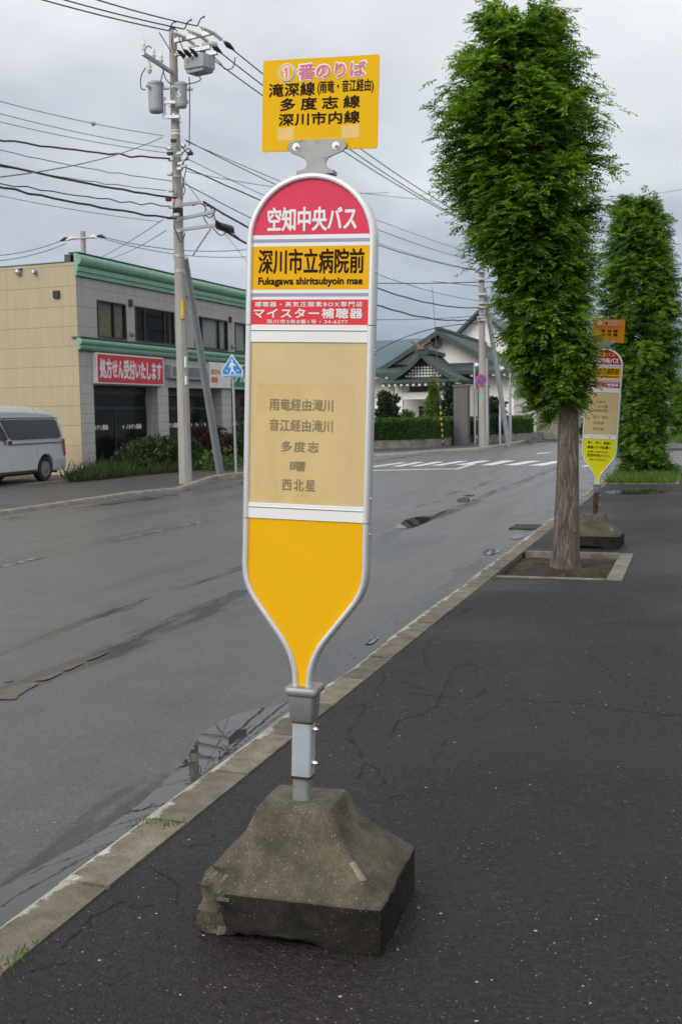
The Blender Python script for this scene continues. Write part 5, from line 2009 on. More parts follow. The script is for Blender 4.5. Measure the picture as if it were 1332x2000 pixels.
# far pole on the right with its own sign
fp = empty('utility_pole', (-1.36, 52.0, 0))
tag(fp, 'distant pole with a small no-parking disc beside the leafy redwood', 'utility pole')
b = MB()
b.tube([(0, 0, 0), (0, 0, 4), (0, 0, 8.5)], [0.15, 0.13, 0.10], 18)
b.build('shaft', M['pole'], fp, smooth=50)
sg2 = empty('no_parking_sign', (-1.48, 51.72, 0))
tag(sg2, 'small distant no-parking sign on the pole beside the leafy redwood', 'road sign')
disc(sg2, Vector((0, 0, 1.62)), 0.14)
for dz, lb_ in ((3.6, 'upper of the distant lines at the picture edge'), (2.9, 'lower of the distant lines at the picture edge'), (4.6, 'highest of the distant lines at the picture edge')):
    tag(cable((-1.36, 52, dz), (14, 60, dz + 0.6), 0.4, 0.02, M['wire'], 'power_line'), lb_, 'power line', 'distant lines from the far pole')

# small pole behind the shop
sp0 = at_y(165, 520, 60)
spl = empty('utility_pole', (sp0.x, 60, 0))
tag(spl, 'top of a pole with spread insulators showing above the shop roof', 'utility pole')
b = MB()
ztop = at_y(165, 452, 60).z
b.tube([(0, 0, 0), (0, 0, ztop)], [0.2, 0.15], 16)
b.build('shaft', M['pole'], spl, smooth=50)
zA = at_y(165, 465, 60).z
b = MB()
b.cyl((-0.9, 0, zA), (1.0, -0.3, zA - 0.05), 0.06, n=8)
b.build('crossarm', M['galv'], spl)
for x, dx in ((-0.9, -0.5), (-0.5, -0.5), (0.6, 0.5), (1.0, 0.7)):
    b = MB()
    b.tube([(x, -0.05, zA + 0.05), (x + dx * 0.5, -0.2, zA), (x + dx, -0.3, zA - 0.12)], [0.06, 0.12, 0.05], 8)
    b.build('insulator', M['black' if abs(x) > 0.7 else 'porcelain'], spl, smooth=50)
W0 = Vector((sp0.x, 60, zA))
tag(cable(W0 + Vector((1.6, -0.3, -0.1)), at_y(640, 455, 70), 1.0, 0.022, M['wire'], 'power_line'), 'upper line swinging from the roof-top pole behind the transformer pole', 'power line', 'lines from the pole behind the shop')
tag(cable(W0 + Vector((1.6, -0.3, -0.2)), at_y(640, 475, 70), 1.0, 0.02, M['wire'], 'power_line'), 'lower line swinging from the roof-top pole behind the transformer pole', 'power line', 'lines from the pole behind the shop')
tag(cable(W0 + Vector((-1.3, -0.3, -0.1)), at_y(-60, 500, 52), 0.3, 0.02, M['wire'], 'power_line'), 'upper line leaving the roof-top pole over the cream wall', 'power line', 'lines from the pole behind the shop')
tag(cable(W0 + Vector((-1.0, -0.3, -0.3)), at_y(-60, 512, 52), 0.3, 0.02, M['wire'], 'power_line'), 'lower line leaving the roof-top pole over the cream wall', 'power line', 'lines from the pole behind the shop')

# ================================================================== CROSSING SIGN
cs = empty('crossing_sign', (-12.88, 29.8, -0.03))
tag(cs, 'blue pentagonal pedestrian crossing sign on a thin leaning grey post', 'road sign')
b = MB()
b.cyl((0.0, 0, -0.05), (-0.03, 0, 3.3), 0.038, n=14)
b.build('post', M['polepaint'], cs, smooth=50)


def pent(k, y0, y1):
    return [(-0.30 * k, 2.82 - 0.02 + (1 - k) * 0.1), (0.30 * k, 2.80 + (1 - k) * 0.1), (0.335 * k, 2.98 + (1 - k) * 0.06), (0.0, 3.47 - (1 - k) * 0.6), (-0.335 * k, 2.98 + (1 - k) * 0.06)]


csm = Matrix.Translation((-0.02, -0.06, 0)) @ Matrix.Rotation(R(6), 4, 'Z')
b = MB()
b.prism(pent(1.0, 0, 0), 0.0, 0.02, 'xz')
plate = b.xform(csm).build('plate', M['palebluewhite'], cs)
b = MB()
b.prism(pent(0.90, 0, 0), -0.003, -0.0005, 'xz')
b.xform(csm).build('field', M['signblue'], plate)
b = MB()
fig = [[(-0.035, 3.235), (0.03, 3.235), (0.055, 3.19), (0.115, 3.135), (0.105, 3.11), (0.035, 3.145), (0.03, 3.05), (0.09, 2.93), (0.125, 2.915), (0.12, 2.895), (0.06, 2.90), (0.0, 3.0), (-0.045, 2.895), (-0.10, 2.89), (-0.10, 2.91), (-0.07, 2.925), (-0.03, 3.05), (-0.04, 3.14), (-0.075, 3.06), (-0.10, 3.07), (-0.07, 3.19)],
       [(0.035 * math.cos(a) , 3.285 + 0.035 * math.sin(a)) for a in np.linspace(0, 2 * math.pi, 15)[:-1]],
       [(-0.27, 2.85), (0.27, 2.85), (0.27, 2.875), (-0.27, 2.875)], [(-0.20, 2.975), (-0.13, 2.975), (-0.13, 2.998), (-0.20, 2.998)], [(0.13, 2.975), (0.20, 2.975), (0.20, 2.998), (0.13, 2.998)]]
for pl in fig:
    b.prism(pl, -0.0055, -0.0035, 'xz')
b.xform(csm).build('pictogram', M['palebluewhite'], plate)

# ================================================================== SHOP
BO = Vector((-21.8, 36.62, -0.03))
SH_K = 33.0 / 41.5                      # distance of the near corner, the picture stays the same
BO = EYE + (BO - EYE) * SH_K
FLOOR = (0.0 - BO.z) / SH_K - 0.04
shop = empty('pharmacy_building', BO, R(90 - 3.227))
shop.scale = (SH_K,) * 3
tag(shop, 'two-storey cream and grey corner pharmacy with mint green cornices and signboards', 'building')
X0, X1, DEP = -0.45, 16.3, 13.0


def sp(mb, name, mat, parent=shop, **kw):
    return mb.build(name, mat, parent, **kw)


def wall_open(mb, x0, x1, z0, z1, y0, y1, holes, m=0):
    xs = sorted({x0, x1} | {h[0] for h in holes} | {h[1] for h in holes})
    for a, c_ in zip(xs, xs[1:]):
        cut = sorted([(h[2], h[3]) for h in holes if h[0] < c_ - 1e-6 and h[1] > a + 1e-6])
        z = z0
        for lo_, hi in cut:
            if lo_ > z:
                mb.box(a, c_, y0, y1, z, lo_, m)
            z = hi
        if z < z1:
            mb.box(a, c_, y0, y1, z, z1, m)


WIN = [(0.84, 2.85, 4.76, 6.17, 'curtain_b'), (3.53, 6.68, 4.76, 6.17, 'room'), (8.45, 11.68, 4.76, 6.17, 'curtain'), (12.45, 14.6, 4.76, 6.17, 'curtain')]
b = MB()
wall_open(b, X0, X1, 2.95, 7.1, 0.0, 0.25, [w[:4] for w in WIN])
sp(b, 'front_wall', M['wall_g'])
b = MB()
b.box(X0 - 0.012, X0 + 0.22, 0.262, DEP, FLOOR, 7.42)
b.box(X0 - 0.012, X0 + 0.03, 0.004, 0.258, FLOOR, 7.42)
sp(b, 'side_wall', M['wall_y'])
b = MB()
b.box(X0 + 0.22, X1, 0.26, DEP, 7.1, 7.3)
b.box(X1 - 0.2, X1, 0.26, DEP, FLOOR, 7.09)
b.box(X0 + 0.22, X1 - 0.2, DEP - 0.2, DEP, FLOOR, 7.09)
b.box(X0 + 0.03, X1, 0.24, 0.5, 7.3, 7.72)
sp(b, 'roof', M['green_dark'])
b = MB()
b.box(X0 - 0.02, X0 + 0.2, 0.52, DEP, 7.42, 7.47)
sp(b, 'coping', M['green_dark'])


def cornice(name, z, ztube, rtube, steps):
    b_ = MB()
    n = 20
    prof = [(0.0, ztube + rtube)] + [(-0.08 - rtube * math.sin(math.pi * k / n), ztube + rtube * math.cos(math.pi * k / n)) for k in range(n + 1)] + steps + [(0.0, steps[-1][1])]
    b_.prism(prof, X0 - 0.10, X1 + 0.05, 'yz')
    b_.box(X0 - 0.10, X1 + 0.05, -0.20, 0.24, ztube + rtube + 0.003, ztube + rtube + 0.045, 1)
    return b_.build(name, [M['green_trim'], M['green_dark']], shop, smooth=35)


cornice('cornice', 7.3, 7.50, 0.225, [(-0.16, 7.27), (-0.16, 7.10), (-0.10, 7.09), (-0.10, 6.93), (0.0, 6.93)][:4])
cornice('canopy_cornice', 4.4, 4.53, 0.13, [(-0.12, 4.40), (-0.12, 4.37), (-0.17, 4.33), (-0.14, 4.26), (-0.05, 4.21)])
b = MB()
b.box(X0 - 0.05, X1, -0.04, -0.003, 6.905, 6.93)
b.box(X0, X1, -0.05, -0.003, 4.17, 4.205)
sp(b, 'flashing', M['green_dark'])

for (x0, x1, z0, z1, cm) in WIN:
    b = MB()
    fw = 0.06
    for a in ((x0, x1, z0, z0 + fw), (x0, x1, z1 - fw, z1), (x0, x0 + fw, z0 + fw, z1 - fw), (x1 - fw, x1, z0 + fw, z1 - fw)):
        b.box(a[0] - 0.002, a[1] + 0.002, -0.035, 0.12, a[2], a[3])
    w_ = x1 - x0
    ms = (0.57,) if w_ < 2.5 else (0.23, 0.74)
    for f in ms:
        xm = x0 + w_ * f
        b.box(xm - 0.04, xm + 0.04, -0.02, 0.10, z0 + fw, z1 - fw)
    wf = sp(b, 'window', M['winframe'])
    b = MB()
    xs = [x0 + fw] + [v for f in ms for v in (x0 + w_ * f - 0.04, x0 + w_ * f + 0.04)] + [x1 - fw]
    for a, c_ in zip(xs[0::2], xs[1::2]):
        b.box(a, c_, 0.03, 0.036, z0 + fw, z1 - fw)
    sp(b, 'pane', M['glass'], wf)
    b = MB()
    if cm == 'room':
        b.box(x0, x1, 1.2, 1.25, z0 - 0.3, z1 + 0.3)
    else:
        n = 60
        xa, xb = (x0 + 0.03, x1 - 0.03)
        vs = []
        for i in range(n + 1):
            x = xa + (xb - xa) * i / n
            yy = 0.14 + 0.02 * math.sin(i * 1.3)
            vs += [(x, yy, z0), (x, yy, z1)]
        b.add(vs, [(2 * i, 2 * i + 2, 2 * i + 3, 2 * i + 1) for i in range(n)])
    sp(b, 'curtain', M[cm], wf)
for x in (3.19, 7.55, 11.95):
    b = MB()
    b.box(x - 0.10, x + 0.10, -0.09, -0.002, 6.10, 6.38)
    sp(b, 'vent_cover', M['winframe'], bevel=0.01)
for x, z in ((3.2, 5.03), (12.1, 5.0)):
    b = MB()
    b.tube([(x, -0.002, z), (x, -0.06, z), (x - 0.02, -0.12, z - 0.03), (x - 0.03, -0.17, z - 0.07)], [0.09, 0.10, 0.11, 0.03], 14)
    sp(b, 'vent_hood', M['galv'], smooth=50)
# side wall fittings: local x faces the viewer
for yy, z, rr in ((2.5, 7.22, 0.11), (1.78, 7.19, 0.085)):
    b = MB()
    b.tube([(X0 - 0.014, yy, z), (X0 - 0.08, yy, z), (X0 - 0.15, yy - 0.02, z - 0.05), (X0 - 0.2, yy - 0.03, z - 0.1)], [rr, rr * 1.1, rr, rr * 0.3], 14)
    if rr > 0.1:
        b.box(X0 - 0.16, X0 - 0.014, yy - 0.16, yy + 0.16, z + 0.09, z + 0.13)
    sp(b, 'vent_hood', M['galv'], smooth=50)
b = MB()
b.box(X0 - 0.11, X0 - 0.013, 0.72, 0.98, 6.15, 6.42)
sp(b, 'vent_cover', M['winframe'], bevel=0.01)

# ground floor piers, recess, glazing and room
PIERS = [(X0 + 0.03, 0.42), (5.14, 6.0), (10.95, 11.92), (15.4, 16.28)]
for a, c_ in PIERS:
    b = MB()
    b.box(a, c_, -0.002, 0.64, FLOOR, 2.948)
    sp(b, 'pier', M['pier_g'])
GY = 0.60
for i, ((a0, a1), (c0, c1)) in enumerate(zip(PIERS, PIERS[1:])):
    x0, x1 = a1 + 0.002, c0 - 0.002
    b = MB()
    for q in ((x0, x1, FLOOR, FLOOR + 0.3), (x0, x1, 2.62, 2.945), (x0, x1, 2.04, 2.12), (x0, x0 + 0.06, FLOOR + 0.3, 2.04), (x1 - 0.06, x1, FLOOR + 0.3, 2.04), ((x0 + x1) / 2 - 0.03, (x0 + x1) / 2 + 0.03, FLOOR + 0.3, 2.04), (x0 + (x1 - x0) * 0.36, x0 + (x1 - x0) * 0.36 + 0.05, 2.12, 2.62)):
        b.box(q[0], q[1], GY - 0.03, GY + 0.03, q[2], q[3])
    sw = sp(b, 'shop_window', M['winframe'])
    b = MB()
    b.box(x0 + 0.061, (x0 + x1) / 2 - 0.031, GY - 0.003, GY + 0.003, FLOOR + 0.301, 2.039)
    b.box((x0 + x1) / 2 + 0.031, x1 - 0.061, GY - 0.003, GY + 0.003, FLOOR + 0.301, 2.039)
    b.box(x0 + 0.001, x1 - 0.001, GY - 0.003, GY + 0.003, 2.121, 2.619)
    sp(b, 'pane', M['glass_dark'], sw)
    b = MB()
    for fx_ in (0.02, 0.55):
        xa = x0 + (x1 - x0) * fx_
        put_text(b, 'ノルテン薬局', xa + 0.55, xa + 1.72, 1.22, 1.43, GY - 0.006, 0, 0.010)
        b.prism([(xa + 0.28, 1.32), (xa + 0.34, 1.40), (xa + 0.40, 1.32), (xa + 0.34, 1.24)], GY - 0.008, GY - 0.005, 'xz')
    sp(b, 'lettering', M['signwhite'], sw)
b = MB()
b.box(0.2, X1 - 0.3, 5.0, 5.1, FLOOR, 2.94)
b.box(0.2, X1 - 0.3, 0.7, 5.0, FLOOR - 0.05, FLOOR + 0.02)
b.box(1.0, 3.6, 3.2, 3.7, FLOOR, 0.9)
b.box(7.0, 9.8, 3.0, 3.4, FLOOR, 1.4)
b.box(12.5, 14.6, 3.0, 3.4, FLOOR, 1.1)
sp(b, 'shop_interior', M['room'])
b = MB()
b.box(0.3, X1 - 0.3, 0.66, 5.0, 2.952, 3.0)
sp(b, 'shop_ceiling', M['room'])
b = MB()
b.sphere((2.35, 1.9, 2.60), 0.42, 20, 8, 0, (1, 1, 0.22))
sp(b, 'ceiling_lamp', M['lit'], smooth=60)

# signboards
b = MB()
b.box(0.40, 5.38, -0.17, -0.004, 3.00, 4.16)
sb = sp(b, 'signboard', M['signwhite'], bevel=0.01)
sb['label'] = 'red signboard with large white characters'
b = MB()
b.box(0.50, 5.32, -0.176, -0.171, 3.05, 4.11)
fld = sp(b, 'sign_field', M['signred'], sb)
b = MB()
put_text(b, '処方せん受付いたします', 0.62, 5.20, 3.20, 3.97, -0.1775, 0, 0.026)
sp(b, 'lettering', M['signwhite'], sb)
b = MB()
b.box(5.85, 9.05, -0.28, -0.004, 3.33, 3.89)
lb_ = sp(b, 'signboard', M['galv'], bevel=0.015)
lb_['label'] = 'empty grey light box between the signboards'
b = MB()
b.box(5.93, 8.97, -0.286, -0.281, 3.40, 3.83)
sp(b, 'sign_field', M['lightbox'], lb_)
b = MB()
b.box(9.50, 16.25, -0.17, -0.004, 3.00, 4.16)
ws = sp(b, 'signboard', M['signwhite'], bevel=0.01)
ws['label'] = 'white and green signboard with orange characters'
b = MB()
b.prism([(11.55, 3.05), (16.2, 3.05), (16.2, 4.11), (13.0, 4.11), (12.25, 3.75), (11.75, 3.72), (11.60, 3.50)], -0.177, -0.171, 'xz')
sp(b, 'sign_field', M['signgreen'], ws)
b = MB()
put_text(b, '処方せん', 9.62, 10.85, 3.60, 3.86, -0.1765, 0, 0.014)
put_text(b, '調剤', 9.62, 10.25, 3.22, 3.50, -0.1765, 0, 0.014)
sp(b, 'lettering', M['signorange'], ws)
b = MB()
b.prism([(11.02, 3.50), (11.12, 3.72), (11.22, 3.50), (11.16, 3.42), (11.08, 3.42)], -0.1775, -0.1715, 'xz')
sp(b, 'logo', M['signyellow'], ws)
b = MB()
put_text(b, 'ノルテン薬局', 11.9, 15.9, 3.25, 3.85, -0.179, 0, 0.02)
sp(b, 'lettering', M['signwhite'], ws)
b = MB()
b.box(12.6, 13.6, 2.0, 2.6, 7.3, 8.35)
b.box(12.8, 13.4, 1.98, 2.0, 7.8, 8.25)
sp(b, 'chimney', M['darkwood'])

# weeds and shrubs along the shop front
rng = np.random.default_rng(33)
SR = shop.matrix_basis.copy()


def shop_pt(x, y, z=0):
    ang = R(90 - 3.227)
    x, y = x * SH_K, y * SH_K
    return Vector((BO.x + math.cos(ang) * x - math.sin(ang) * y, BO.y + math.sin(ang) * x + math.cos(ang) * y, z))


def shrub(name, label, cat, blobs, n, size, mat, group=None):
    c_ = blobs[0]
    r_ = empty(name, (c_[0], c_[1], 0))
    tag(r_, label, cat, group)
    rel = [(q[0] - c_[0], q[1] - c_[1], q[2], q[3], q[4], q[5]) for q in blobs]
    leaf_blob('foliage', rel, n, size, mat, rng, r_)
    b_ = MB()
    for q in rel:
        for k in range(4):
            a = rng.uniform(0, 6.28)
            b_.tube([(q[0] * 0.6, q[1] * 0.6, 0), (q[0] + 0.3 * q[3] * math.cos(a), q[1] + 0.3 * q[4] * math.sin(a), q[2] + 0.2 * q[5])], [0.02, 0.006], 5)
    b_.build('stem', M['twig'], r_)
    return r_


def px_blob(px, py_top, py_bot, Y, w_px, depth=None):
    """ellipsoid standing at distance Y under the given span of the picture"""
    p = at_y(px, (py_top + py_bot) / 2, Y)
    t, bb = at_y(px, py_top, Y).z, at_y(px, py_bot, Y).z
    k = (p - EYE).length / FPX
    return (p.x, p.y, (t + bb) / 2, w_px / 2 * k, depth or w_px / 2 * k, (t - bb) / 2)


def local_shrub(label, x, y, hx, h, n, mat, size=0.13):
    bl = []
    for _ in range(7):
        q = shop_pt(x + rng.uniform(-hx, hx) * 0.7, y + rng.uniform(-0.45, 0.3))
        hh = h * rng.uniform(0.45, 0.72)
        bl.append((q.x, q.y, hh * 0.5, hx * SH_K * rng.uniform(0.35, 0.55), hx * SH_K * rng.uniform(0.35, 0.5), hh * 0.55))
    return shrub('shrub', label, 'shrub', bl, n, size, mat, 'overgrown shrubs along the shop front')


local_shrub('overgrown green shrub at the cream corner of the shop', 0.5, -1.3, 0.9, 0.95, 2000, M['leaf_weed'])
local_shrub('wide overgrown shrub below the red signboard', 2.4, -1.3, 1.7, 1.45, 5000, M['leaf_weed'])
local_shrub('overgrown shrub against the middle pier of the shop', 4.9, -1.1, 1.3, 1.35, 3600, M['leaf_weed'])
local_shrub('russet shrub under the empty light box', 7.5, -0.9, 1.1, 2.05, 3200, M['leaf_red'])
local_shrub('green shrub beside the russet one, behind the leaning strut', 9.6, -1.0, 1.1, 1.5, 2800, M['leaf_weed'])
local_shrub('tall green shrub at the last shop window in view', 12.6, -0.6, 0.9, 2.4, 2800, M['leaf_hedge'])
spots = []
wa, wb = gnd(150, 941, LEFT_Z), gnd(470, 911, LEFT_Z)
for _ in range(1500):
    f = rng.uniform(0, 1) ** 1.1
    q = wa.lerp(wb, f)
    deep = min(1.9, 0.1 + max(0.0, q.y - wa.y) * 0.55)
    spots.append((q.x - rng.uniform(0, deep), q.y + rng.normal(0, 0.05), -0.03, rng.uniform(0.25, 0.8) * (1.9 if rng.random() < 0.15 else 1)))
tuft_mesh('weeds', spots, M['leaf_weed'], rng, 'rank grass and weeds along the foot of the pharmacy', 'weeds', 'stuff', 10, 0.42, 0.03, 0.14)
q = gnd(437, 918, -0.03)
shrub('shrub', 'small bright weed bush at the foot of the leaning strut', 'shrub', [(q.x - 0.25, q.y - 0.3, 0.25, 0.30, 0.25, 0.30), (q.x + 0.25, q.y, 0.30, 0.35, 0.3, 0.32), (q.x, q.y - 0.4, 0.15, 0.45, 0.3, 0.18)], 420, 0.13, M['leaf_grass'], 'overgrown shrubs along the shop front')
# low block wall beside the shop's far window
q0, q1 = shop_pt(12.2, -1.1), shop_pt(16, -1.1)
b = MB()
b.prism([(q0.x, q0.y), (q1.x, q1.y), (q1.x - 0.15, q1.y), (q0.x - 0.15, q0.y)], -0.05, 0.75, 'xy')
tag(b.build('garden_wall', M['wallconc']), 'low pale concrete wall at the far end of the shop', 'wall')

# ================================================================== VAN
VX, VY = -17.62, 24.5
van = empty('parked_van', (VX, VY, -0.03))
tag(van, 'silver high-roof van parked by the cream wall, its rear end in view', 'van')
HWV = 0.855


def tumble(p):
    x, y, z = p
    k = max(0.0, (z - 0.95)) / 1.1
    f = 1 - 0.16 * k ** 1.3
    if z < 0.6:
        f -= 0.03 * (0.6 - z) / 0.35
    yr = max(0.0, (y - 1.9) / 0.6)
    f -= 0.03 * yr ** 2
    return (x * f, y, z)


def yz(l):
    return [(y - VY, z) for y, z in l]


def arch_pts(cy, r=0.385, cz=0.34, zb=0.26):
    a0 = math.asin((zb - cz) / r)
    return [(cy + r * math.cos(a), cz + r * math.sin(a)) for a in np.linspace(a0, math.pi - a0, 17)]


prof = [(26.86, 0.26), (26.95, 0.34), (26.96, 0.62), (26.93, 0.75), (26.90, 1.10), (26.82, 1.45), (26.73, 1.72), (26.62, 1.86), (26.42, 1.95), (26.1, 1.99), (25.2, 2.03), (23.9, 2.04), (23.1, 2.0), (22.75, 1.90), (22.3, 1.20), (22.16, 1.0), (22.10, 0.55), (22.14, 0.28)]
prof = prof + arch_pts(23.0)[::-1] + arch_pts(25.93)[::-1]
b = MB()
NXV = 12
pl = yz(prof)
vs, fs = [], []
nP = len(pl)
for i in range(NXV + 1):
    x = -HWV + 2 * HWV * i / NXV
    e = abs(x) / HWV
    for (yy, z) in pl:
        zz = z
        if z > 1.7:
            zz = z - 0.10 * max(0, e - 0.6) ** 2 / 0.16 * (1 if e < 0.999 else 1.6)
        vs.append(tumble((x, yy - (0.03 * e ** 4 if yy > 2 else 0), zz)))
for i in range(NXV):
    for k in range(nP):
        k2 = (k + 1) % nP
        fs.append((i * nP + k, (i + 1) * nP + k, (i + 1) * nP + k2, i * nP + k2))
fs.append(tuple(range(nP)))
fs.append(tuple(NXV * nP + k for k in reversed(range(nP))))
b.add(vs, fs)
body = b.build('body', M['vanpaint'], van, smooth=38, bevel=0.025)


def van_side(name, l, mat, proud=0.005, parent=body, side=1, thick=0.012):
    b_ = MB()
    pts = yz(l)
    def X(z, d):
        t = tumble((HWV, 0, z))[0]
        return side * (t + d)
    n = len(pts)
    vs_ = [(X(z, proud), y, z) for y, z in pts] + [(X(z, proud - thick), y, z) for y, z in pts]
    fs_ = [tuple(range(n)), tuple(reversed(range(n, 2 * n)))] + [(i, i + n, (i + 1) % n + n, (i + 1) % n) for i in range(n)]
    b_.add(vs_, fs_)
    return b_.build(name, mat, parent)


for sd_ in (1, -1):
    van_side('side_window', [(24.02, 1.66), (26.50, 1.66), (26.58, 1.62), (26.72, 1.20), (26.66, 1.155), (24.50, 1.145), (24.36, 1.18)], M['vanglass'], 0.006, side=sd_)
    van_side('side_window', [(23.92, 1.66), (24.24, 1.18), (24.20, 1.145), (23.0, 1.14), (22.9, 1.3), (23.1, 1.64)], M['vanglass'], 0.006, side=sd_)
    van_side('gutter', [(22.9, 1.712), (26.66, 1.712), (26.66, 1.692), (22.9, 1.692)], M['vandark'], 0.010, side=sd_)
    van_side('slide_rail', [(24.45, 1.035), (26.75, 1.045), (26.75, 1.020), (24.45, 1.010)], M['vandark'], 0.003, side=sd_)
    van_side('door_seam', [(24.20, 1.69), (24.212, 1.69), (24.212, 0.30), (24.20, 0.30)], M['vandark'], 0.002, side=sd_)
    van_side('door_seam', [(25.52, 0.80), (25.53, 0.80), (25.53, 0.30), (25.52, 0.30)], M['vandark'], 0.002, side=sd_)
    van_side('door_handle', [(24.26, 1.12), (24.40, 1.12), (24.40, 1.01), (24.26, 1.01)], M['vandark'], 0.012, side=sd_)
    van_side('fuel_flap', [(24.10, 1.14), (24.16, 1.14), (24.16, 1.02), (24.10, 1.02)], M['tail'], 0.004, side=sd_)
    van_side('tail_lamp', [(26.80, 1.12), (26.875, 1.12), (26.90, 0.66), (26.84, 0.66)], M['tail'], 0.010, side=sd_)
    van_side('bumper', [(26.38, 0.56), (26.88, 0.58), (26.90, 0.28), (26.42, 0.27)], M['vanpaint'], 0.010, side=sd_)
    van_side('sill', [(23.45, 0.33), (25.50, 0.33), (25.50, 0.27), (23.45, 0.27)], M['vandark'], 0.004, side=sd_)
b = MB()
b.box(-0.62, 0.62, 26.80 - VY, 26.90 - VY, 1.16, 1.66)
b.build('rear_window', M['vanglass'], body)
b = MB()
b.box(-0.70, 0.70, 22.28 - VY, 22.36 - VY, 1.25, 1.75)
b.build('windscreen', M['vanglass'], body)
for cy in (25.93, 23.0):
    for sd_ in (1, -1):
        b = MB()
        xo, xi = sd_ * (HWV - 0.035), sd_ * (HWV - 0.24)
        xs_ = [(xi, 0.27), (xi, 0.315), (xi + (xo - xi) * 0.1, 0.33), (xi + (xo - xi) * 0.9, 0.33), (xo, 0.315), (xo, 0.23), (xo - sd_ * 0.012, 0.215)]
        b.lathe((0, cy - VY, 0.33), 'x', xs_, 36)
        wh = b.build('wheel', M['tyre'], van, smooth=40)
        b = MB()
        xs_ = [(xo - sd_ * 0.03, 0.222), (xo + sd_ * 0.003, 0.216), (xo - sd_ * 0.004, 0.185), (xo - sd_ * 0.012, 0.14), (xo + sd_ * 0.004, 0.075), (xo + sd_ * 0.006, 0.03)]
        b.lathe((0, cy - VY, 0.33), 'x', xs_, 32)
        b.build('rim', M['rim'], wh, smooth=30)
b = MB()
b.box(-0.7, 0.7, 22.4 - VY, 26.7 - VY, 0.20, 0.50)
b.build('underbody', M['black'], van)

# ================================================================== TEMPLE
TK = 1.13
tmp = empty('temple_hall', EYE + (Vector((-14.4, 63, 0)) - EYE) * TK)
tmp.scale = (TK,) * 3
tag(tmp, 'white-walled temple hall with dark green metal gables behind the hedge', 'building')
TO = Vector((-14.4, 63, 0))


def tp(mb, name, mat, parent=tmp, **kw):
    return mb.xform(Matrix.Translation(-TO)).build(name, mat, parent, **kw)


b = MB()
b.box(-18.6, -10.0, 63.0, 84, 0, 4.05)
tp(b, 'hall_wall', M['plaster'])
AX, AZ = -14.46, 6.30
b = MB()
b.prism([(AX - 3.1, 4.45), (AX + 3.1, 4.45), (AX, AZ - 0.12)], 64.3, 84, 'xz')
tp(b, 'gable_wall', M['plaster'])


def slope_slab(mb, xa, za, xb, zb, y0, y1, t=0.2, m=0):
    mb.prism([(xa, za), (xb, zb), (xb, zb + t), (xa, za + t)], y0, y1, 'xz', m)


b = MB()
slope_slab(b, AX, AZ, AX - 3.55, AZ - 2.13, 63.35, 84.3)
slope_slab(b, AX + 0.002, AZ, AX + 3.55, AZ - 2.13, 63.35, 84.3)
tp(b, 'hall_roof', M['roof'])
b = MB()
slope_slab(b, AX, AZ - 0.12, AX - 3.6, AZ - 2.28, 63.2, 63.34, 0.30)
slope_slab(b, AX + 0.002, AZ - 0.12, AX + 3.6, AZ - 2.28, 63.2, 63.34, 0.30)
b.box(AX - 0.14, AX + 0.14, 63.15, 84.3, AZ + 0.17, AZ + 0.34)
tp(b, 'barge_board', M['roof_edge'])
b = MB()
e = at_y(853, 672, 64.2)
b.tube([(e.x, 64.29, e.z), (e.x, 64.25, e.z), (e.x, 64.23, e.z)], [0.30, 0.30, 0.27], 24)
tp(b, 'emblem', M['polepaint'], smooth=40)
b = MB()
b.tube([(e.x, 64.24, e.z), (e.x, 64.21, e.z)], [0.20, 0.18], 24)
tp(b, 'emblem_disc', M['pole'], smooth=40)
# skirt roof round the hall: a hipped band
ex0, ex1, ey0 = -19.3, -9.35, 61.7
ix0, ix1, iy0 = -17.7, -11.1, 64.5
ze, zi = 3.86, 4.48
b = MB()
T_ = 0.14
for lift, m_ in ((0.0, 0),):
    vs = [(ex0, ey0, ze), (ex1, ey0, ze), (ix1, iy0, zi), (ix0, iy0, zi), (ex1, 84.5, ze), (ix1, 84.5, zi), (ex0, 84.5, ze), (ix0, 84.5, zi)]
    vs += [(x, y, z + T_) for x, y, z in vs]
    fs = [(8, 9, 10, 11), (9, 12, 13, 10), (8, 11, 15, 14), (3, 2, 1, 0), (2, 5, 4, 1), (6, 7, 3, 0), (0, 1, 9, 8), (1, 4, 12, 9), (0, 8, 14, 6)]
    b.add(vs, fs)
tp(b, 'skirt_roof', M['roof'])
b = MB()
b.box(ex0, ex1, ey0 - 0.06, ey0 - 0.002, ze - 0.05, ze + 0.16)
b.box(ex1 + 0.002, ex1 + 0.06, ey0 - 0.06, 84.5, ze - 0.05, ze + 0.16)
tp(b, 'eave_fascia', M['roof_edge'])
b = MB()
for x in np.arange(ex0 + 0.3, ex1, 0.62):
    b.box(x - 0.06, x + 0.06, ey0 + 0.02, 63.0, ze - 0.17, ze - 0.052)
for y in np.arange(ey0 + 0.5, 80, 0.62):
    b.box(-9.99, ex1 - 0.05, y - 0.06, y + 0.06, ze - 0.17, ze - 0.052)
tp(b, 'rafter_ends', M['plaster'])
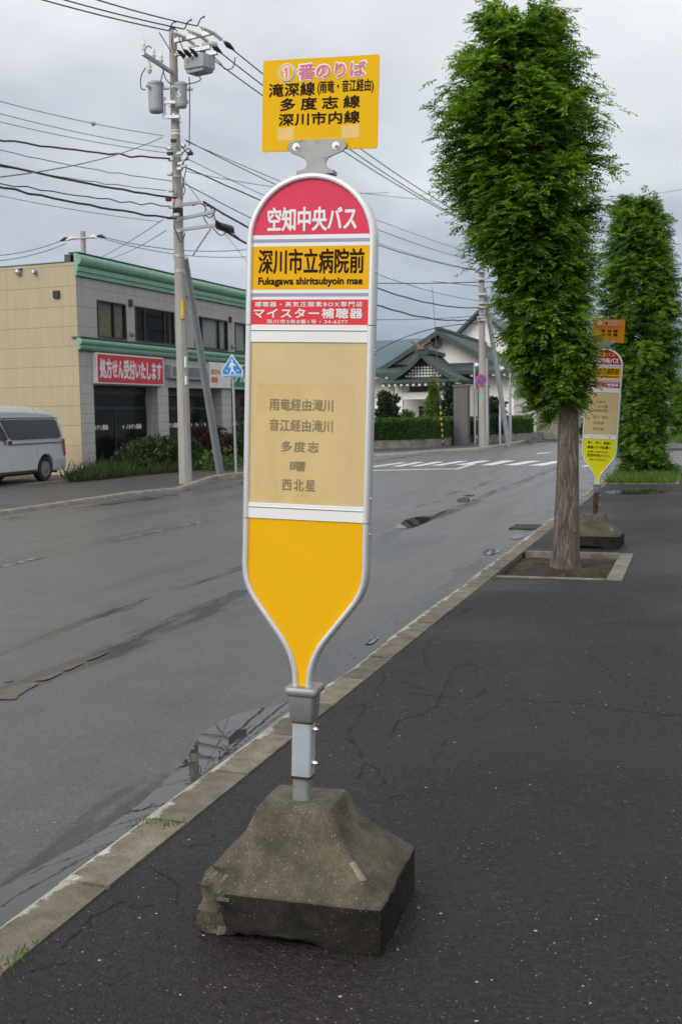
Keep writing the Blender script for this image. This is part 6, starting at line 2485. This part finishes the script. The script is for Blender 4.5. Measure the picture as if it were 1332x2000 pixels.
# entrance porch with concave gable roof
PX, PZ = -14.17, 4.76
half = [(0.0, 0.0), (0.28, -0.30), (0.62, -0.60), (1.0, -0.88), (1.4, -1.12), (1.75, -1.31), (2.08, -1.46)]
b = MB()
poly = [(PX + x, PZ + z) for x, z in half] + [(PX + x, PZ + z + 0.15) for x, z in reversed(half)]
b.prism(poly, 58.15, 63.3, 'xz')
poly = [(PX - x - 0.001, PZ + z) for x, z in half] + [(PX - x - 0.001, PZ + z + 0.15) for x, z in reversed(half)]
b.prism(poly, 58.15, 63.3, 'xz')
tp(b, 'porch_roof', M['roof'], smooth=30)
b = MB()
for s_ in (1, -1):
    poly = [(PX + s_ * x, PZ + z - 0.10) for x, z in half] + [(PX + s_ * x, PZ + z + 0.165) for x, z in reversed(half)]
    b.prism(poly, 58.0, 58.145, 'xz')
b.box(PX - 0.16, PX + 0.16, 58.0, 63.3, PZ + 0.14, PZ + 0.36)
b.box(PX - 0.34, PX + 0.34, 57.95, 58.3, PZ + 0.02, PZ + 0.42)
tp(b, 'porch_barge', M['roof_edge'])
b = MB()
b.prism([(PX - 1.62, 3.46), (PX + 1.62, 3.46), (PX + 0.8, 4.0), (PX, 4.72), (PX - 0.8, 4.0)], 58.62, 58.8, 'xz')
tp(b, 'porch_gable', M['darkwood'])
b = MB()
for i in range(13):
    x = PX - 1.02 + i * 0.17
    for j in range(4):
        z = 3.62 + j * 0.155
        if abs(x + 0.06 - PX) < (4.62 - z) * 0.98:
            b.box(x, x + 0.12, 58.585, 58.615, z, z + 0.105)
tp(b, 'gable_lattice', M['plaster'])
b = MB()
b.prism([(57.5, 3.26), (58.62, 3.50), (58.62, 3.58), (57.5, 3.34)], PX - 2.12, PX + 2.12, 'yz')
tp(b, 'pent_roof', M['roof'])
b = MB()
for i in range(13):
    x = PX - 2.0 + i * 0.333
    b.box(x - 0.06, x + 0.06, 57.56, 58.6, 3.13, 3.25)
tp(b, 'rafter_ends', M['plaster'])
b = MB()
for s_ in (1, -1):
    b.tube([(PX + s_ * 0.55, 57.95, PZ + 0.75), (PX - s_ * 0.12, 57.95, PZ + 0.38)], 0.05, 8)
b.box(PX - 0.2, PX + 0.2, 57.85, 58.05, PZ + 0.30, PZ + 0.52)
tp(b, 'ridge_ornament', M['wood'])
for x in (PX - 1.75, PX - 1.25, PX + 1.25, PX + 1.75):
    b = MB()
    b.box(x - 0.13, x + 0.13, 58.25, 58.5, 0, 3.12)
    tp(b, 'porch_pillar', M['plaster'])
b = MB()
b.box(PX - 1.9, PX + 1.9, 58.28, 58.46, 2.42, 2.78)
tp(b, 'porch_beam', M['plaster'])
b = MB()
b.box(PX - 0.75, PX + 1.0, 60.40, 60.48, 0.1, 2.05)
b.box(PX - 0.75, PX + 1.0, 58.30, 58.44, 2.82, 3.10)
tp(b, 'door', M['darkwood'])
b = MB()
for i in range(9):
    b.box(PX - 0.70 + i * 0.2, PX - 0.67 + i * 0.2, 60.36, 60.39, 0.15, 2.0)
tp(b, 'door_slats', M['wood'])
b = MB()
b.box(PX - 2.0, PX + 2.0, 60.5, 62.98, 0, 3.25)
tp(b, 'porch_wall', M['plaster'])
# rear hall
b = MB()
RX, RZ = -14.75, 8.62
b.box(RX - 3.0, RX + 3.6, 78, 94, 3.5, 6.2)
tp(b, 'rear_wall', M['plaster'])
b = MB()
b.prism([(RX - 2.6, 6.2), (RX + 3.0, 6.2), (RX, RZ - 0.1)], 78.02, 94, 'xz')
tp(b, 'rear_gable', M['plaster_rib'])
b = MB()
slope_slab(b, RX, RZ, RX - 3.1, RZ - 2.95, 77.3, 94.5, 0.24)
slope_slab(b, RX + 0.002, RZ, RX + 4.4, RZ - 3.5, 77.3, 94.5, 0.24)
tp(b, 'rear_roof', M['roof_edge'])
b = MB()
b.prism([(-18.7, 3.2), (-18.2, 3.2), (-18.2, 4.75), (-18.7, 4.75)], 58, 58.5, 'xz')
b.box(-18.75, -18.15, 57.95, 58.55, 4.752, 4.82)
b.xform(Matrix.Translation(EYE) @ Matrix.Scale(TK, 4) @ Matrix.Translation(-EYE))
b.box(-20.8, -20.6, 65.4, 65.6, -0.1, 4.0)
tag(b.build('vent_stack', M['plaster']), 'small white stack at the side of the temple eave', 'stack')

# gate pillars
for x0, x1, y0, lb_ in ((885, 912, 56.0, 'broad dark slate gate pillar beside the hedge'), (932, 950, 57.6, 'dark slate gate pillar mostly behind the temple pole')):
    pa, pb = at_y(x0, 752, y0), at_y(x1, 752, y0)
    r_ = empty('gate_pillar', ((pa.x + pb.x) / 2, y0 + 0.35, 0))
    tag(r_, lb_, 'gate pillar', 'slate gate pillars of the temple')
    w_ = (pb.x - pa.x) / 2
    b = MB()
    b.box(-w_, w_, -0.35, 0.35, 0, 2.98)
    b.build('pillar_body', M['stone'], r_)
    b = MB()
    b.box(-w_ - 0.05, w_ + 0.05, -0.4, 0.4, 2.982, 3.08)
    b.build('capstone', M['stone'], r_)

# hedge on its low wall
hp_ = [gnd(735, 877, 0), gnd(799, 875.5, 0), gnd(845, 873.2, 0), gnd(872, 870.5, 0), gnd(893, 867.3, 0), gnd(912, 864.8, 0), gnd(930, 863.0, 0)]
d0 = (hp_[0] - hp_[1]).normalized()
hp_ = [hp_[0] + d0 * 1.2 + Vector((-14, 0.6, 0)), hp_[0] + d0 * 1.2] + hp_


def path_wall(pts, off, th, z0, z1):
    b_ = MB()
    vs_, fs_ = [], []
    for i, p_ in enumerate(pts):
        d = (pts[min(i + 1, len(pts) - 1)] - pts[max(i - 1, 0)]).normalized()
        nn = Vector((-d.y, d.x, 0))
        for o_, z_ in ((off, z0), (off, z1), (off + th, z1), (off + th, z0)):
            q_ = p_ + nn * o_
            vs_.append((q_.x, q_.y, z_))
    for i in range(len(pts) - 1):
        for k in range(4):
            k2 = (k + 1) % 4
            fs_.append((i * 4 + k, i * 4 + k2, i * 4 + 4 + k2, i * 4 + 4 + k))
    fs_ += [(0, 1, 2, 3), tuple(len(vs_) - 4 + k for k in (3, 2, 1, 0))]
    b_.add(vs_, fs_)
    return b_


hw_ = path_wall(hp_, 0.0, 0.2, -0.05, 0.40)
tag(hw_.build('garden_wall', M['wallconc']), 'low ribbed concrete wall under the clipped temple hedge', 'wall')


def hedge(label, pts, off, th, z0, z1, n, rng_, size=0.11):
    r_ = empty('hedge', tuple(pts[1]))
    tag(r_, label, 'hedge')
    o0 = Vector(pts[1])
    seg = [(a, c_) for a, c_ in zip(pts, pts[1:])]
    lens = np.array([(c_ - a).length for a, c_ in seg])
    idx = rng_.choice(len(seg), n, p=lens / lens.sum())
    P, Dd = np.zeros((n, 3)), np.zeros((n, 3))
    face = rng_.choice(3, n, p=(0.55, 0.33, 0.12))
    u = rng_.uniform(0, 1, n)
    h = rng_.uniform(0, 1, n)
    for i in range(n):
        a, c_ = seg[idx[i]]
        d = (c_ - a).normalized()
        nn = Vector((-d.y, d.x, 0))
        base = a.lerp(c_, u[i])
        wav = 0.05 * noise.noise(base * 1.4)
        if face[i] == 0:
            q_ = base + nn * (off + wav + 0.06 * rng_.random()) + Vector((0, 0, z0 + (z1 - z0) * h[i]))
            o_ = -nn
        elif face[i] == 1:
            q_ = base + nn * (off + th * h[i]) + Vector((0, 0, z1 + wav + 0.05 * rng_.random()))
            o_ = Vector((0, 0, 1))
        else:
            q_ = base + nn * (off + th * h[i]) + Vector((0, 0, z0 + (z1 - z0) * rng_.random()))
            o_ = Vector((0, 0, 0.4))
        P[i] = tuple(q_ - o0)
        Dd[i] = tuple(o_)
    Dd = nrm(Dd * 0.8 + rng_.normal(0, 0.5, (n, 3)) + np.array([0, 0, 0.25]))
    L = size * rng_.uniform(0.6, 1.4, n)
    V, F = leaf_quads(P, Dd, nrm(rng_.normal(size=(n, 3))), L, L * 0.5)
    fast_mesh('foliage', V, F, M['leaf_hedge'], r_, np.repeat(np.clip(rng_.normal(0.45, 0.25, n), 0, 1), 4))
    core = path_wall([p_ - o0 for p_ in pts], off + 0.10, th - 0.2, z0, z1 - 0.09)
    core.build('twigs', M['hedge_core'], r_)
    return r_


hedge('long clipped green hedge in front of the temple', hp_[1:], 0.05, 0.8, 0.38, 1.32, 26000, rng)
h2 = [gnd(953, 864.5, 0), gnd(985, 862.5, 0), gnd(1015, 860.5, 0), gnd(1043, 859, 0)]
w2 = path_wall(h2 + [gnd(1075, 857, 0), gnd(1110, 855, 0)], 0.0, 0.2, -0.05, 0.42)
tag(w2.build('garden_wall', M['wallconc']), 'low concrete wall going on behind the redwood trunk', 'wall')
hedge('shorter clipped hedge beyond the gate', h2, 0.05, 0.8, 0.40, 1.30, 9000, rng)
b = MB()
q = gnd(1047, 858, 0)
b.box(q.x, q.x + 6, q.y, q.y + 0.3, 0.0, 1.25)
tag(b.build('garden_wall', M['wallconc']), 'pale plain wall at the end of the far hedge', 'wall')

# garden trees
def garden_tree(name, label, px, top, bot, Y, wpx, mat, n, size, cone=False, seed=1):
    rng2 = np.random.default_rng(seed)
    base = at_y(px, bot, Y)
    k = (base - EYE).length / FPX
    H_ = at_y(px, top, Y).z
    r_ = empty(name, (base.x, Y, 0))
    tag(r_, label, 'tree', 'trees in the temple garden')
    hw2 = wpx / 2 * k
    bl = []
    if cone:
        for i in range(16):
            t = i / 15
            rr = hw2 * (1 - 0.88 * t)
            a = i * 2.4
            bl.append((0.25 * rr * math.cos(a), 0.25 * rr * math.sin(a), H_ * (0.12 + 0.82 * t), rr * 0.85, rr * 0.85, H_ * 0.10))
    else:
        for i in range(10):
            a = i * 2.4
            t = (i + 0.5) / 10
            rr = hw2 * (0.9 - 0.45 * t)
            bl.append((rr * 0.75 * math.cos(a), rr * 0.75 * math.sin(a), H_ * (0.32 + 0.60 * t), hw2 * 0.48, hw2 * 0.48, H_ * 0.085))
    leaf_blob('crown', bl, n, size, mat, rng2, r_, shell=0.2)
    b_ = MB()
    b_.tube([(0, 0, -0.05), (0.03, 0, H_ * 0.5), (0, 0, H_ * 0.9)], [0.09, 0.06, 0.02], 8)
    for q_ in bl:
        b_.tube([(0, 0, q_[2] * 0.85), (q_[0], q_[1], q_[2])], [0.03, 0.012], 5)
    b_.build('trunk', M['twig'], r_)
    return r_


garden_tree('conifer', 'pale green pointed conifer in front of the temple porch', 848, 738, 865, 58.0, 66, M['leaf_cone'], 6500, 0.18, True, 2)
garden_tree('pine_tree', 'dark layered pine between the conifer and the slate pillar', 884, 742, 865, 58.0, 46, M['leaf_pine'], 3200, 0.16, False, 3)
garden_tree('pine_tree', 'dark pine at the hedge beside the stop sign frame', 758, 762, 866, 55.0, 52, M['leaf_pine'], 3600, 0.16, False, 4)
garden_tree('pine_tree', 'dark pine behind the temple pole and strut', 968, 775, 862, 61.0, 44, M['leaf_pine'], 2800, 0.17, False, 5)
garden_tree('garden_shrub', 'small clipped shrub at the foot of the porch pillar', 797, 798, 866, 56.5, 30, M['leaf_hedge'], 1500, 0.13, False, 6)
garden_tree('garden_shrub', 'low shrub inside the hedge left of the porch door', 778, 812, 866, 55.5, 40, M['leaf_pine'], 1500, 0.13, False, 7)
garden_tree('garden_shrub', 'leafy shrub behind the near redwood trunk', 1150, 826, 868, 66, 40, M['leaf_hedge'], 1500, 0.16, False, 8)
garden_tree('garden_shrub', 'bush at the far street edge behind the redwood trunk', 1075, 800, 855, 72, 50, M['leaf_hedge'], 1800, 0.18, False, 9)

# ================================================================== FAR HOUSE, KERB FITTINGS
hs = empty('beige_house', (-0.2, 76, 0))
tag(hs, 'beige house with a dark doorway at the picture edge', 'building')
b = MB()
b.box(-1.1, 9, 0, 8, 0, 1.75)
b.box(-0.6, 9, 0.5, 8, 1.75, 3.2)
b.build('wall', M['beigehouse'], hs)
b = MB()
b.prism([(-1.5, 1.72), (9.4, 1.72), (9.4, 1.86), (-0.9, 1.95)], -0.6, 8.4, 'xz')
b.prism([(-1.0, 3.2), (9.4, 3.2), (9.4, 3.32), (4.0, 4.4)], -0.3, 8.4, 'xz')
b.build('roof', M['roof_edge'], hs)
b = MB()
b.box(-0.95, -0.25, -0.04, -0.004, 0.02, 1.05)
b.build('door', M['darkwood'], hs)
b = MB()
b.box(-0.18, 0.5, -0.04, -0.004, 0.02, 0.95)
b.build('shutter', M['white'], hs)

# drain grate in the gutter
q = gnd(1033, 1030.5, ROAD_Z)
b = MB()
for i in range(9):
    b.box(-0.24, 0.24, -0.30 + i * 0.07, -0.265 + i * 0.07, 0.0, 0.018)
b.box(-0.27, -0.24, -0.33, 0.33, 0.0, 0.02)
b.box(0.24, 0.27, -0.33, 0.33, 0.0, 0.02)
b.xform(Matrix.Translation((q.x + 0.02, q.y, ROAD_Z + 0.002)))
tag(b.build('drain_grate', M['iron']), 'iron drain grate in the gutter by the tree pit kerb', 'drain grate')

# ================================================================== HAZE
hm = bpy.data.materials.new('haze_air')
hm.use_nodes = True
ht = hm.node_tree
ht.nodes.clear()
ho = ht.nodes.new('ShaderNodeOutputMaterial')
hv_ = ht.nodes.new('ShaderNodeVolumePrincipled')
hv_.inputs['Color'].default_value = (0.60, 0.78, 1.0, 1)
hv_.inputs['Density'].default_value = 0.00012
hv_.inputs['Anisotropy'].default_value = 0.2
ht.links.new(hv_.outputs[0], ho.inputs['Volume'])
b = MB()
b.box(-6100, 6100, -6100, 6100, -1.3, 640)
tag(b.build('haze', hm), 'pale blue damp air over the whole street and hills', 'haze', None, 'stuff')
